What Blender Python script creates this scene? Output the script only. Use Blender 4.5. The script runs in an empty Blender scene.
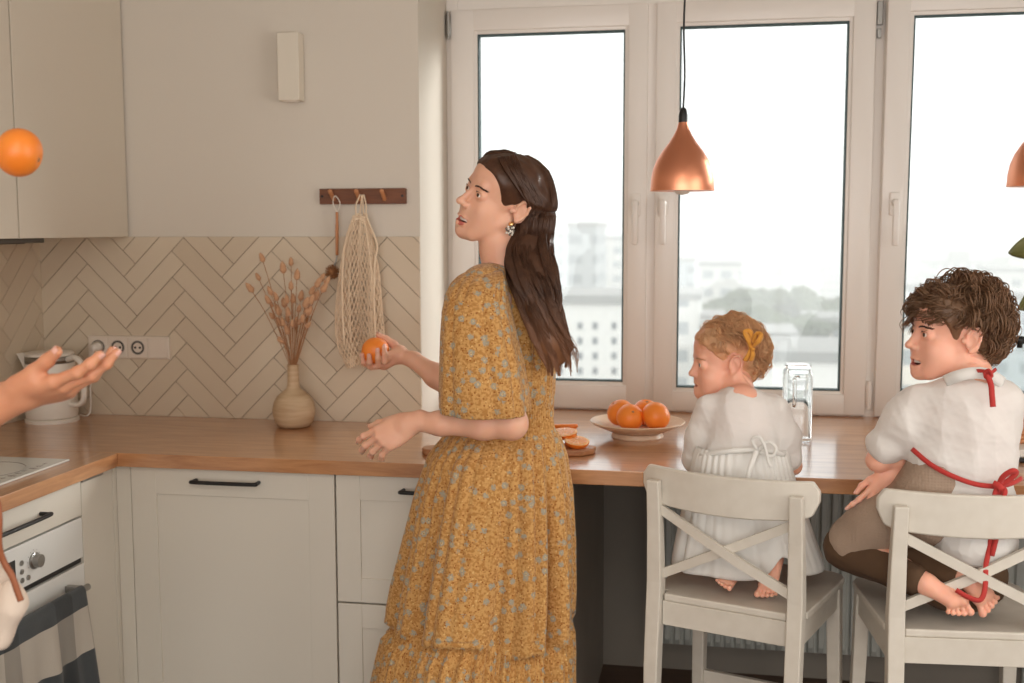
HAZE=.0045;SKY=1.6;EXPO=.06;SUNP=4;FILL=46;SIDE=36;CEILFILL=20
import bpy, bmesh, math, random
import numpy as np
from mathutils import Vector, Matrix
PI=math.pi
SC=bpy.context.scene
COL=SC.collection
rnd=random.Random(7)
# ---------------------------------------------------------------- camera
CAM=np.array([2.258258,-3.481039,1.525369]); YAW,PIT,ROL,FPX=-0.179755,-0.100104,-0.002366,1127.64
def cam_axes():
    f=np.array([math.sin(YAW)*math.cos(PIT),math.cos(YAW)*math.cos(PIT),math.sin(PIT)])
    r=np.array([math.cos(YAW),-math.sin(YAW),0.]);u=np.cross(r,f);c,s=math.cos(ROL),math.sin(ROL)
    return r*c+u*s,-r*s+u*c,f
CR,CU,CF=cam_axes()
def at(px,py,Y):
    """point of the plane y=Y seen at a measured spot of the photograph (1024x683)"""
    d=CF*FPX+CR*(px-512)-CU*(py-341.5)
    return CAM+d*((Y-CAM[1])/d[1])
cd=bpy.data.cameras.new('camera');co=bpy.data.objects.new('camera',cd);COL.objects.link(co)
m=Matrix([[CR[0],CU[0],-CF[0],CAM[0]],[CR[1],CU[1],-CF[1],CAM[1]],[CR[2],CU[2],-CF[2],CAM[2]],[0,0,0,1]])
co.matrix_world=m
cd.sensor_width=36;cd.lens=36*FPX/1024;cd.clip_end=5000;cd.clip_start=.05
cd.dof.use_dof=True;cd.dof.focus_distance=2.72;cd.dof.aperture_fstop=3.2
SC.camera=co
# ---------------------------------------------------------------- helpers: tags, objects
def tag(o,label=None,cat=None,group=None,kind=None):
    if label:o['label']=label
    if cat:o['category']=cat
    if group:o['group']=group
    if kind:o['kind']=kind
    return o
def thing(name,loc,label,cat,group=None,kind=None):
    o=bpy.data.objects.new(name,None);o.empty_display_size=.05;COL.objects.link(o);o.location=loc
    return tag(o,label,cat,group,kind)
def wloc(o):
    v=Vector((0,0,0))
    while o is not None: v=v+o.location;o=o.parent
    return v
def obj(name,md,mat,parent=None,loc=None,smooth=False,angle=None):
    """md=(verts,faces) in world coordinates -> one mesh object"""
    V,F=md[0],md[1]
    V=np.asarray(V,dtype=float).reshape(-1,3)
    base=np.array(wloc(parent)) if parent else np.array(loc if loc is not None else (0,0,0),float)
    me=bpy.data.meshes.new(name)
    if len(F) and isinstance(F,np.ndarray):
        n=F.shape[1]
        me.vertices.add(len(V));me.vertices.foreach_set('co',(V-base).ravel())
        me.loops.add(F.size);me.loops.foreach_set('vertex_index',F.ravel().astype(np.int32))
        me.polygons.add(len(F));me.polygons.foreach_set('loop_start',np.arange(0,F.size,n,dtype=np.int32))
        me.update(calc_edges=True);me.validate()
    else:
        me.from_pydata((V-base).tolist(),[],[tuple(int(i) for i in f) for f in F])
    mats=mat if isinstance(mat,(list,tuple)) else [mat]
    for q in mats: me.materials.append(q)
    if len(md)>2 and md[2] is not None: me.polygons.foreach_set('material_index',np.asarray(md[2],dtype=np.int32))
    o=bpy.data.objects.new(name,me);COL.objects.link(o)
    if parent: o.parent=parent
    else: o.location=base
    if smooth: me.polygons.foreach_set('use_smooth',np.ones(len(me.polygons),bool))
    if smooth and angle: me.set_sharp_from_angle(angle=math.radians(angle))
    return o
def struct(name,md,mat,parent=None,**k):
    o=obj(name,md,mat,parent,**k)
    if parent is None:o['kind']='structure'
    return o
class G:
    """collects shapes into one mesh"""
    def __init__(s): s.v=[];s.f=[];s.m=[]
    def add(s,V,F,mi=0):
        b=len(s.v);s.v+= [tuple(map(float,p)) for p in V];s.f+=[tuple(int(i)+b for i in f) for f in F];s.m+=[mi]*len(F);return s
    def box(s,x0,x1,y0,y1,z0,z1,bev=0,mi=0,rot=None,org=None,seg=2):
        if bev>0:
            bm=bmesh.new();bmesh.ops.create_cube(bm,size=1)
            for v in bm.verts: v.co=Vector((x0+(v.co.x+.5)*(x1-x0),y0+(v.co.y+.5)*(y1-y0),z0+(v.co.z+.5)*(z1-z0)))
            bmesh.ops.bevel(bm,geom=list(bm.edges),offset=bev,segments=seg,profile=.5,affect='EDGES')
            bm.verts.index_update();V=[tuple(v.co) for v in bm.verts];F=[[v.index for v in f.verts] for f in bm.faces];bm.free()
        else:
            V=[(x,y,z) for x in(x0,x1) for y in(y0,y1) for z in(z0,z1)]
            F=[(0,1,3,2),(4,6,7,5),(0,4,5,1),(2,3,7,6),(0,2,6,4),(1,5,7,3)]
        if rot is not None:
            o=Vector(org if org is not None else(0,0,0));V=[tuple(rot@(Vector(p)-o)+o) for p in V]
        return s.add(V,F,mi)
    def lathe(s,prof,c=(0,0,0),n=48,mi=0,ax=None):
        V=[];F=[];k=len(prof)
        for (r,z) in prof:
            for i in range(n):
                a=2*PI*i/n;V.append((r*math.cos(a),r*math.sin(a),z))
        for j in range(k-1):
            for i in range(n):
                i2=(i+1)%n;F.append((j*n+i,j*n+i2,(j+1)*n+i2,(j+1)*n+i))
        if prof[0][0]>1e-6:F.append(tuple(range(n-1,-1,-1)))
        if prof[-1][0]>1e-6:F.append(tuple((k-1)*n+i for i in range(n)))
        if ax is not None:
            q=Vector((0,0,1)).rotation_difference(Vector(ax).normalized());V=[tuple(q@Vector(p)) for p in V]
        V=[(p[0]+c[0],p[1]+c[1],p[2]+c[2]) for p in V]
        return s.add(V,F,mi)
    def tube(s,pts,r,n=8,mi=0,cap=True,flat=None):
        V,F=tube(pts,r,n,flat);
        k=len(pts)
        F=[tuple(f) for f in F]
        if cap:F=F+[tuple(range(n-1,-1,-1)),tuple((k-1)*n+i for i in range(n))]
        return s.add(V,F,mi)
    def prism(s,poly,d0,d1,axis='z',mi=0):
        n=len(poly);V=[]
        for d in(d0,d1):
            for(a,b)in poly: V.append({'z':(a,b,d),'y':(a,d,b),'x':(d,a,b)}[axis])
        F=[tuple(range(n)),tuple(range(2*n-1,n-1,-1))]+[(i,i+n,(i+1)%n+n,(i+1)%n) for i in range(n)]
        return s.add(V,F,mi)
    @property
    def md(s): return (s.v,s.f,s.m)
def tube(pts,r,n=8,flat=None):
    P=np.asarray(pts,float);k=len(P);R=np.full(k,r) if np.isscalar(r) else np.asarray(r,float)
    T=np.gradient(P,axis=0);T/=np.linalg.norm(T,axis=1)[:,None]+1e-12
    u=np.array([0,0,1.]) if abs(T[0][2])<.9 else np.array([1.,0,0])
    u=np.cross(T[0],u);u/=np.linalg.norm(u);V=[]
    for i in range(k):
        u=u-T[i]*(u@T[i]);u/=np.linalg.norm(u)+1e-12;w=np.cross(T[i],u)
        for j in range(n):
            a=2*PI*j/n;V.append(P[i]+R[i]*(u*math.cos(a)+w*math.sin(a)*(flat or 1)))
    F=[(i*n+j,i*n+(j+1)%n,(i+1)*n+(j+1)%n,(i+1)*n+j) for i in range(k-1) for j in range(n)]
    return V,F
def spline(P,m=8):
    P=[np.asarray(p,float) for p in P];Q=[2*P[0]-P[1]]+P+[2*P[-1]-P[-2]];out=[]
    for i in range(1,len(Q)-2):
        for j in range(m):
            t=j/m;a,b,c,d=Q[i-1],Q[i],Q[i+1],Q[i+2]
            out.append(.5*(2*b+(c-a)*t+(2*a-5*b+4*c-d)*t*t+(3*b-a-3*c+d)*t**3))
    out.append(P[-1]);return out
def copy_tree(o,parent=None):
    c=o.copy();COL.objects.link(c);c.parent=parent
    for ch in list(o.children):copy_tree(ch,c)
    return c
# ---------------------------------------------------------------- materials
def lin(c): return tuple(((x/255)/12.92 if x/255<=.04045 else ((x/255+.055)/1.055)**2.4) for x in c)+(1,)
MATS={}
def mat(name,col,rough=.6,metal=0,spec=.5,noise=None,bump=None,sss=0,sheen=0,trans=0,emit=None,coat=0,mapping=None,aniso=0):
    """noise=(scale,colour2,amount[,detail]) mixes a second colour; bump=(scale,strength)"""
    m=bpy.data.materials.new(name);m.use_nodes=True;N=m.node_tree.nodes;L=m.node_tree.links
    b=N['Principled BSDF'];c=lin(col)
    b.inputs['Base Color'].default_value=c;b.inputs['Roughness'].default_value=rough;b.inputs['Metallic'].default_value=metal
    b.inputs['Specular IOR Level'].default_value=spec
    if sss:b.inputs['Subsurface Weight'].default_value=sss;b.inputs['Subsurface Radius'].default_value=(.012,.004,.002);b.inputs['Subsurface Scale'].default_value=1
    if sheen:b.inputs['Sheen Weight'].default_value=sheen;b.inputs['Sheen Roughness'].default_value=.5
    if trans:b.inputs['Transmission Weight'].default_value=trans
    if coat:b.inputs['Coat Weight'].default_value=coat
    if aniso:b.inputs['Anisotropic'].default_value=aniso
    tc=N.new('ShaderNodeTexCoord');src=tc.outputs['Object']
    if mapping:
        mp=N.new('ShaderNodeMapping');mp.inputs['Scale'].default_value=mapping;L.new(src,mp.inputs[0]);src=mp.outputs[0]
    if noise:
        n=N.new('ShaderNodeTexNoise');n.inputs['Scale'].default_value=noise[0];n.inputs['Detail'].default_value=noise[3] if len(noise)>3 else 4
        L.new(src,n.inputs['Vector']);r=N.new('ShaderNodeValToRGB');r.color_ramp.elements[0].position=.5-noise[2]/2;r.color_ramp.elements[1].position=.5+noise[2]/2
        r.color_ramp.elements[0].color=c;r.color_ramp.elements[1].color=lin(noise[1]);L.new(n.outputs[0],r.inputs[0]);L.new(r.outputs[0],b.inputs['Base Color'])
    if bump:
        n=N.new('ShaderNodeTexNoise');n.inputs['Scale'].default_value=bump[0];n.inputs['Detail'].default_value=3;L.new(src,n.inputs['Vector'])
        q=N.new('ShaderNodeBump');q.inputs['Strength'].default_value=bump[1];q.inputs['Distance'].default_value=bump[2] if len(bump)>2 else .002;L.new(n.outputs[0],q.inputs['Height']);L.new(q.outputs[0],b.inputs['Normal'])
    MATS[name]=m;return m
def nodes(m): return m.node_tree.nodes,m.node_tree.links,m.node_tree.nodes['Principled BSDF']
WHITE_WALL=mat('painted_wall',(213,205,193),.85,bump=(120,.08))
CEIL=mat('ceiling_paint',(222,218,212),.9)
CAB=mat('cabinet_lacquer',(213,207,195),.45,spec=.35)
CABM=mat('upper_cabinet_lacquer',(213,204,189),.5,spec=.35)
PVC=mat('window_pvc',(232,226,220),.35)
GASK=mat('rubber_gasket',(52,74,76),.6)
METAL=mat('brushed_metal',(160,158,154),.35,metal=1)
BLACK=mat('black_metal',(22,21,21),.42)
CHAIRW=mat('chair_white_paint',(211,205,194),.38,spec=.4,noise=(30,(204,197,185),.5))
GREY=mat('dark_grey_panel',(132,124,114),.7,noise=(6,(124,117,108),.6))
RAD=mat('radiator_enamel',(176,178,172),.4)
FLOOR=mat('dark_wood_floor',(92,68,52),.45,noise=(5,(70,50,38),.6,6),mapping=(1,12,1))
COPPER=mat('copper_shade',(232,156,122),.34,metal=1,aniso=.6)
SHADEIN=mat('shade_inside',(235,228,218),.5)
CER=mat('ceramic_white',(226,220,210),.3)
OUTLET=mat('socket_plastic',(222,210,196),.35)
DARK=mat('dark_hole',(40,36,34),.6)
PEGWOOD=mat('rack_wood',(128,78,50),.55,noise=(14,(98,58,38),.6,6),mapping=(1,8,8))
LIGHTWOOD=mat('peg_wood',(190,130,88),.5)
COTTON=mat('cotton_cord',(234,212,184),.9,sheen=.2)
BRISTLE=mat('brush_bristle',(150,104,66),.9)
SEED=mat('dried_seed_head',(208,166,130),.95,sheen=.3,noise=(90,(186,138,102),.7))
STEM=mat('dried_stem',(170,122,84),.8)
VASE=mat('stoneware_vase',(208,184,152),.6,noise=(9,(176,146,112),.5,6),mapping=(1,1,9),bump=(40,.15))
def wood(name,mp):
    m=mat(name,(176,126,88),.34,spec=.5,coat=.5);N,L,b=nodes(m);b.inputs['Coat Weight'].default_value=1;b.inputs['Coat IOR'].default_value=1.65;b.inputs['Coat Roughness'].default_value=.15
    tc=N.new('ShaderNodeTexCoord');a=N.new('ShaderNodeMapping');a.inputs['Scale'].default_value=mp;L.new(tc.outputs['Object'],a.inputs[0])
    n=N.new('ShaderNodeTexNoise');n.inputs['Scale'].default_value=5;n.inputs['Detail'].default_value=8;n.inputs['Roughness'].default_value=.62;n.inputs['Distortion'].default_value=.5;L.new(a.outputs[0],n.inputs[0])
    r=N.new('ShaderNodeValToRGB');e=r.color_ramp.elements;e[0].position=.32;e[0].color=lin((164,110,70));e[1].position=.68;e[1].color=lin((200,146,98));L.new(n.outputs[0],r.inputs[0])
    L.new(r.outputs[0],b.inputs['Base Color'])
    q=N.new('ShaderNodeBump');q.inputs['Strength'].default_value=.12;q.inputs['Distance'].default_value=.001;L.new(n.outputs[0],q.inputs['Height']);L.new(q.outputs[0],b.inputs['Normal'])
    return m
WOODX=wood('oak_worktop_along',(1,9,9));WOODY=wood('oak_worktop_across',(9,1,9))
BOARD=mat('board_wood',(150,96,60),.5,noise=(8,(186,134,92),.6,6),mapping=(2,12,12))
PLATE=mat('cream_stoneware',(228,206,180),.35,noise=(60,(216,190,162),.5))
ORG=mat('orange_peel',(245,146,54),.38,noise=(12,(238,126,38),.6),bump=(260,.35,.001),sss=.15)
PULP=mat('orange_pulp',(252,176,84),.25,noise=(60,(248,150,56),.6));PITH=mat('orange_pith',(252,200,130),.5)
def thin_glass(name,tint=(1,1,1),f=.06,rough=0):
    m=bpy.data.materials.new(name);m.use_nodes=True;N=m.node_tree.nodes;L=m.node_tree.links
    N.remove(N['Principled BSDF']);o=N['Material Output']
    t=N.new('ShaderNodeBsdfTransparent');t.inputs[0].default_value=tint+(1,);g=N.new('ShaderNodeBsdfGlossy');g.inputs['Roughness'].default_value=rough
    fr=N.new('ShaderNodeFresnel');ge=N.new('ShaderNodeNewGeometry');mr=N.new('ShaderNodeMapRange');mr.inputs[3].default_value=1.33;mr.inputs[4].default_value=1/1.33
    L.new(ge.outputs['Backfacing'],mr.inputs[0]);L.new(mr.outputs[0],fr.inputs[0]);mx=N.new('ShaderNodeMixShader')
    L.new(fr.outputs[0],mx.inputs[0]);L.new(t.outputs[0],mx.inputs[1]);L.new(g.outputs[0],mx.inputs[2]);L.new(mx.outputs[0],o.inputs[0]);return m
PANE=thin_glass('window_glass',(.97,.99,.99));JUG=thin_glass('jug_glass',(.93,.95,.95))
# tiles: each tile a slightly different tone
TILE=mat('glazed_tile',(200,184,166),.32,spec=.4);N,L,b=nodes(TILE)
g=N.new('ShaderNodeNewGeometry');r=N.new('ShaderNodeValToRGB');r.color_ramp.elements[0].color=lin((203,187,165));r.color_ramp.elements[1].color=lin((213,199,178));L.new(g.outputs['Random Per Island'],r.inputs[0]);L.new(r.outputs[0],b.inputs['Base Color'])
GROUT=mat('tile_grout',(150,134,114),.9)
# ---------------------------------------------------------------- setting
XR=1.331;YW=.356;ZL=2.33;XE=3.47;CZ=2.62;XW=4.4;YB=-5.2;TOP=.9;TH=.039
struct('floor',G().box(-.12,XW+.12,YB-.12,.5,-.06,0).md,FLOOR)
struct('ceiling',G().box(-.12,XW+.12,YB-.12,.5,CZ,CZ+.1).md,CEIL)
g=G().box(-.12,0,YB,.5,0,CZ)
wl=struct('wall_left',g.md,WHITE_WALL)
# back wall: solid left of the window, parapet under it, lintel over it, pier to the right
g=G().box(0,XR,0,.5,0,CZ).box(XR,XE,.374,.5,0,TOP-TH-.002).box(XR,XE,0,.5,ZL,CZ).box(XE,XW,0,.5,0,CZ)
wb=struct('wall_back',g.md,WHITE_WALL)
struct('wall_right',G().box(XW,XW+.12,YB,.5,0,CZ).md,WHITE_WALL)
# unseen rear wall; its wide window is added to let fill light in
g=G().box(0,.5,YB-.12,YB,0,CZ).box(3.9,XW,YB-.12,YB,0,CZ).box(.5,3.9,YB-.12,YB,0,.5).box(.5,3.9,YB-.12,YB,2.35,CZ)
struct('wall_rear',g.md,WHITE_WALL)
g=G().box(.5,3.9,YB-.09,YB-.03,.5,.56).box(.5,3.9,YB-.09,YB-.03,2.29,2.35)
for x in(.5,1.61,2.73,3.84):g.box(x,x+.06,YB-.09,YB-.03,.56,2.29)
struct('window_4',g.md,PVC)
struct('baseboard_back',G().box(1.9,XE+.5,.352,.37,0,.07,bev=.003).md,GREY)
# grey panel in front of the parapet, below the bar
struct('wall_under_bar',G().box(XR+.3,XE,.345,.372,.0,TOP-TH-.002).md,GREY)
# backsplash tiles, herringbone
def clip(poly,x0,x1,y0,y1):
    for ax,lim,sg in((0,x0,1),(0,x1,-1),(1,y0,1),(1,y1,-1)):
        out=[]
        for i in range(len(poly)):
            a,b=poly[i-1],poly[i];da=(a[ax]-lim)*sg;db=(b[ax]-lim)*sg
            if da*db<0:
                t=da/(da-db);out.append((a[0]+(b[0]-a[0])*t,a[1]+(b[1]-a[1])*t))
            if db>=0:out.append(b)
        poly=out
        if len(poly)<3:return[]
    return poly
def herring(x0,x1,z0,z1,ox,oz,to3d,g):
    Lt,W,q=.246,.0615,.001;s=2**-.5
    for i in range(-60,60):
        for j in range(-12,14):
            bx,by=i*W+j*Lt,i*W-j*Lt
            for (a0,a1,b0,b1) in((bx-Lt,bx,by-W,by),(bx,bx+W,by-Lt,by)):
                a0+=q;b0+=q;a1-=q;b1-=q
                pl=[((a-b)*s+ox,(a+b)*s+oz) for a,b in((a0,b0),(a1,b0),(a1,b1),(a0,b1))]
                pl=clip(pl,x0,x1,z0,z1)
                if len(pl)<3:continue
                cx=sum(p[0] for p in pl)/len(pl);cy=sum(p[1] for p in pl)/len(pl);n=len(pl)
                inn=[]
                for p in pl:
                    d=math.hypot(p[0]-cx,p[1]-cy)+1e-9;k=max(0,1-.0012/d);inn.append((cx+(p[0]-cx)*k,cy+(p[1]-cy)*k))
                V=[to3d(p,0) for p in pl]+[to3d(p,.0055) for p in pl]+[to3d(p,.0065) for p in inn]
                F=[tuple(range(2*n,3*n))]+[(k,(k+1)%n,(k+1)%n+n,k+n) for k in range(n)]+[(k+n,(k+1)%n+n,(k+1)%n+2*n,k+2*n) for k in range(n)]
                g.add(V,F,0)
P=at(172.7,250.7,0)
g=G();herring(.008,XR,TOP,1.4998,P[0],P[2],lambda p,d:(p[0],-.002-d,p[1]),g)
bs=struct('wall_tiles_back',g.md,[TILE,GROUT]);struct('tile_grout',G().box(0,XR-.001,-.004,-.0001,TOP,1.4998).md,GROUT,bs)
g=G();herring(-2.6,-.008,TOP,1.4998,-.058,1.3804,lambda p,d:(.002+d,p[0],p[1]),g)
bs=struct('wall_tiles_left',g.md,[TILE,GROUT]);struct('tile_grout',G().box(.0001,.004,-2.6,0,TOP,1.4998).md,GROUT,bs)
# ---------------------------------------------------------------- window
def frame(g,x0,x1,z0,z1,wl_,wr,wb_,wt,y0,y1,bev=.004):
    g.box(x0,x0+wl_,y0,y1,z0,z1,bev);g.box(x1-wr,x1,y0,y1,z0,z1,bev)
    g.box(x0+wl_-.003,x1-wr+.003,y0,y1,z0,z0+wb_,bev);g.box(x0+wl_-.003,x1-wr+.003,y0,y1,z1-wt,z1,bev);return g
g=frame(G(),XR,XE,TOP-.003,ZL,.04,.04,.02,.07,.372,.45)
g.box(2.005,2.065,.376,.45,TOP,ZL-.06,.003);g.box(2.735,2.80,.376,.45,TOP,ZL-.06,.003)
struct('trim_1',g.md,PVC)
def sash(n,x0,x1,z0,z1,gx0,gx1,gz0,gz1,hx,tilt=0,hinge=None):
    r=thing('window_%d'%n,(x0,.4,z0),None,None,kind='structure')
    g=frame(G(),x0,x1,z0,z1,gx0-x0-.012,x1-gx1-.012,gz0-z0-.012,z1-gz1-.012,.356,.43)
    frame(g,x0+.02,x1-.02,z0+.02,z1-.02,gx0-x0-.02,x1-gx1-.02,gz0-z0-.02,z1-gz1-.02,.364,.42,.005)
    obj('sash',g.md,PVC,r,smooth=True,angle=30)
    obj('gasket',frame(G(),gx0-.001,gx1+.001,gz0-.001,gz1+.001,.005,.005,.005,.005,.366,.40,0).md,GASK,r)
    obj('pane',G().box(gx0-.002,gx1+.002,.388,.394,gz0-.002,gz1+.002).md,PANE,r)
    g=G().box(hx-.016,hx+.016,.346,.356,1.565,1.64,.004);g.lathe([(.012,0),(.012,.035),(.009,.04)],(hx,.35,1.607),16,ax=(0,-1,0))
    g.box(hx-.010,hx+.010,.303,.317,1.47,1.618,.006)
    obj('handle',g.md,PVC,r,smooth=True,angle=40)
    if hinge:
        g=G()
        for z in hinge[1]: g.lathe([(.007,0),(.007,.09)],(hinge[0],.352,z),12);g.box(hinge[0]-.009,hinge[0]+.009,.35,.372,z+.01,z+.08,.002)
        obj('hinge',g.md,hinge[2],r,smooth=True,angle=40)
    if tilt: r.rotation_euler=(tilt,0,0)
    return r
sash(1,1.35,2.022,.905,2.265,1.443,1.944,1.0,2.182,1.987,hinge=(1.343,(2.17,.93),METAL))
sash(2,2.05,2.748,.905,2.265,2.128,2.665,.985,2.186,2.078,hinge=(2.757,(.93,),PVC))
w3=sash(3,2.776,3.44,.905,2.265,2.858,3.36,.99,2.19,2.816,tilt=.035)
g=G().box(2.750,2.768,.36,.378,2.17,2.245,.002).box(2.752,2.764,.362,.38,2.13,2.16,.001)
struct('trim_2',g.md,METAL)
# ---------------------------------------------------------------- worktop
def worktop():
    bm=bmesh.new();YO=-1.35-1.6
    poly=[(0,0),(0,-3.0),(.61,-3.0),(.61,-.61),(XE+.4,-.61),(XE+.4,-.012),(XE,-.012),(XE,.371),(XR,.371),(XR,0)]
    b=G().prism(poly,TOP-TH,TOP);return b
g=G()
g.box(0,.61,-3.0,-.61,TOP-TH,TOP,.0015,mi=1)
g.box(0,XE+.4,-.61,-.001,TOP-TH,TOP,.0015)
g.box(XR+.001,XE-.001,-.002,.3715,TOP-TH,TOP,0)
tag(obj('worktop',g.md,[WOODX,WOODY]),'L-shaped oak worktop running along the wall and under the windows','worktop')
# ---------------------------------------------------------------- cabinets
def shaker(g,x0,x1,z0,z1,y,fr=.065,rec=.006,th=.018):
    """shaker front facing -Y whose face is at y"""
    g.box(x0,x0+fr,y,y+th,z0,z1,.0012);g.box(x1-fr,x1,y,y+th,z0,z1,.0012);g.box(x0+fr,x1-fr,y,y+th,z0,z0+fr,.0012);g.box(x0+fr,x1-fr,y,y+th,z1-fr,z1,.0012)
    g.box(x0+fr-.004,x1-fr+.004,y+rec,y+th,z0+fr-.004,z1-fr+.004);return g
def bar_handle(parent,a,b,out,r=.0055):
    """black bow handle between a and b standing off the front by out"""
    a,b,o=map(np.array,(a,b,out));d=(b-a)/np.linalg.norm(b-a)
    pts=[a,a+o*.7,a+o+d*.012,b+o-d*.012,b+o*.7,b]
    g=G().tube(spline(pts,5),r,10)
    return obj('handle',g.md,BLACK,parent,smooth=True)
YF=-.59
c=thing('base_cabinet',(.935,-.3,0),'tall-fronted white shaker base cabinet in the corner beside the drawers','cabinet')
obj('body',G().box(.64,1.237,-.565,-.02,.08,TOP-TH-.001).md,CAB,c)
d=obj('door',shaker(G(),.637,1.238,.10,TOP-TH-.004,YF,.075).md,CAB,c)
bar_handle(d,(.835,YF,.827),(1.02,YF,.827),(0,-.03,0))
obj('plinth',G().box(.64,1.237,-.53,-.5,0,.08).md,CAB,c)
c=thing('corner_filler_panel',(.62,-.58,0),'narrow white filler strip in the inner corner of the kitchen','panel')
obj('strip',G().box(.592,.635,YF,YF+.018,.0,TOP-TH-.001,.001).md,CAB,c)
obj('return_strip',G().box(.572,.591,-.607,YF+.02,.0,TOP-TH-.001,.001).md,CAB,c)
c=thing('drawer_cabinet',(1.57,-.3,0),'white shaker drawer cabinet behind the woman in the yellow dress','cabinet')
obj('body',G().box(1.243,1.884,-.565,-.02,.08,TOP-TH-.001).md,CAB,c)
for z0,z1 in((.502,TOP-TH-.004),(.10,.497)):
    d=obj('drawer',shaker(G(),1.243,1.866,z0,z1,YF,.068).md,CAB,c)
    bar_handle(d,(1.435,YF,z1-.035),(1.62,YF,z1-.035),(0,-.03,0))
obj('end_panel',G().box(1.868,1.886,YF,.34,0,TOP-TH-.001,.001).md,GREY,c)
# left run, fronts at x=.59
c=thing('end_base_cabinet',(.3,-.69,0),'plain white corner front panel right of the oven','cabinet')
obj('body',G().box(.02,.571,-.765,-.61,.08,TOP-TH-.001).md,CAB,c)
obj('front_panel',G().box(.572,.59,-.766,-.609,.08,TOP-TH-.004,.001).md,CAB,c)
obj('plinth',G().box(.50,.53,-.765,-.61,0,.08).md,CAB,c)
obj('edge_strip',G().box(.588,.594,-.765,-.66,TOP-TH-.012,TOP-TH-.006,.001).md,METAL,c)
c=thing('oven_cabinet',(.3,-1.07,0),'white oven housing with a shallow drawer under the hob','cabinet')
obj('base_panel',G().box(.02,.568,-1.37,-.768,.02,.12).md,CAB,c);obj('top_panel',G().box(.02,.568,-1.37,-.768,.765,TOP-TH-.001).md,CAB,c)
d=obj('drawer',G().box(.572,.59,-1.372,-.769,.762,TOP-TH-.004,.001).md,CAB,c)
bar_handle(d,(.59,-1.16,.812),(.59,-.955,.812),(.03,0,0))
obj('bottom_panel',G().box(.572,.59,-1.372,-.769,.02,.14,.001).md,CAB,c)
OVW=mat('oven_enamel',(222,222,218),.25);OVG=mat('oven_glass',(40,40,42),.08)
c=thing('oven',(.3,-1.07,.15),'white built-in oven with a round knob and a towel on its handle','oven')
obj('body',G().box(.03,.57,-1.36,-.778,.145,.757).md,OVW,c)
obj('control_panel',G().box(.57,.592,-1.37,-.772,.648,.757,.002).md,OVW,c)
d=obj('oven_door',G().box(.57,.594,-1.37,-.772,.148,.632,.003).md,OVW,c)
obj('door_glass',G().box(.5935,.5955,-1.29,-.85,.2,.545,.0005).md,OVG,d)
obj('vent_gap',G().box(.56,.585,-1.368,-.774,.634,.646).md,BLACK,c)
g=G().tube([(.64,-1.30,.588),(.64,-.835,.588)],.009,14)
for y in(-1.27,-.86):g.box(.594,.642,y-.009,y+.009,.579,.597,.002)
obj('handle',g.md,METAL,d,smooth=True,angle=40)
k=obj('knob',G().lathe([(.021,0),(.021,.004),(.017,.006),(.016,.02),(.0,.021)],(.592,-.992,.703),28,ax=(1,0,0)).md,METAL,c,smooth=True,angle=40)
obj('display',G().box(.592,.5935,-1.13,-1.07,.685,.727).md,OVG,c)
for y,z in((-1.045,.712),(-1.045,.69),(-1.045,.668),(-1.02,.668)):
    obj('button',G().lathe([(.0065,0),(.0065,.003),(0,.0035)],(.592,y,z),14,ax=(1,0,0)).md,METAL,c,smooth=True,angle=40)
g=G()
for a in range(-4,5):
    t=a*.5;g.box(.592,.5925,-.992+.027*math.sin(t)-.0008,-.992+.027*math.sin(t)+.0008,.703+.027*math.cos(t)-.0008,.703+.027*math.cos(t)+.0008)
obj('scale_marks',g.md,BLACK,c)
# hob
HOB=mat('hob_glass',(206,206,200),.12);c=thing('hob',(.3,-1.05,TOP),'pale glass hob set flush into the left worktop','hob')
obj('glass_plate',G().box(.045,.54,-1.33,-.735,TOP+.0005,TOP+.006,.0015).md,HOB,c)
HM=mat('hob_marks',(110,106,100),.3)
for x,y,r_ in((.17,-.9,.08),(.40,-.9,.10),(.17,-1.17,.10),(.40,-1.17,.075)):
    obj('ring',G().tube([(x+r_*math.cos(2*PI*i/48),y+r_*math.sin(2*PI*i/48),TOP+.006) for i in range(49)],.0008,4,cap=False).md,HM,c)
for i in range(12):
    y=-.80-.03*i;obj('touch_mark',G().box(.505,.513+.006*(i%3),y-.006,y+.004,TOP+.006,TOP+.0065).md,HM,c)
# oven_towel later in fabrics
# upper cabinets on the left wall
for i,(y0,y1,lab) in enumerate(((-.604,-.008,'white handleless upper cabinet in the corner, its door nearest the wall lamp'),(-1.2,-.608,'white handleless upper cabinet behind the tossed orange, second from the corner'))):
    c=thing('upper_cabinet',(.16,(y0+y1)/2,1.5),lab,'cabinet','upper wall cabinets')
    obj('body',G().box(.001,.314,y0,y1,1.503,2.42).md,CABM,c)
    obj('door',G().box(.316,.3345,y0+.0015,y1-.0015,1.5,2.42,.0012).md,CABM,c)
c=thing('range_hood',(.15,-.75,1.487),'slim dark range hood slung under the upper cabinets','range hood')
HD=mat('hood_metal',(92,88,82),.4,metal=.6)
obj('body',G().box(.03,.312,-1.05,-.452,1.486,1.5025,.002).md,HD,c);obj('filter',G().box(.06,.28,-1.0,-.5,1.4835,1.4865).md,DARK,c)
# wall lamp
c=thing('wall_lamp',(.918,-.04,1.935),'white rectangular wall lamp high on the wall above the tiles','wall lamp')
LAMP=mat('lamp_plaster',(220,212,197),.6)
obj('lamp_shade',G().box(.888,.958,-.056,-.008,1.928,2.137,.002).md,LAMP,c);obj('wall_plate',G().box(.895,.949,-.008,0,1.94,2.13).md,LAMP,c)
obj('bulb',G().box(.90,.945,-.045,-.02,1.925,1.9285).md,SHADEIN,c)
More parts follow.
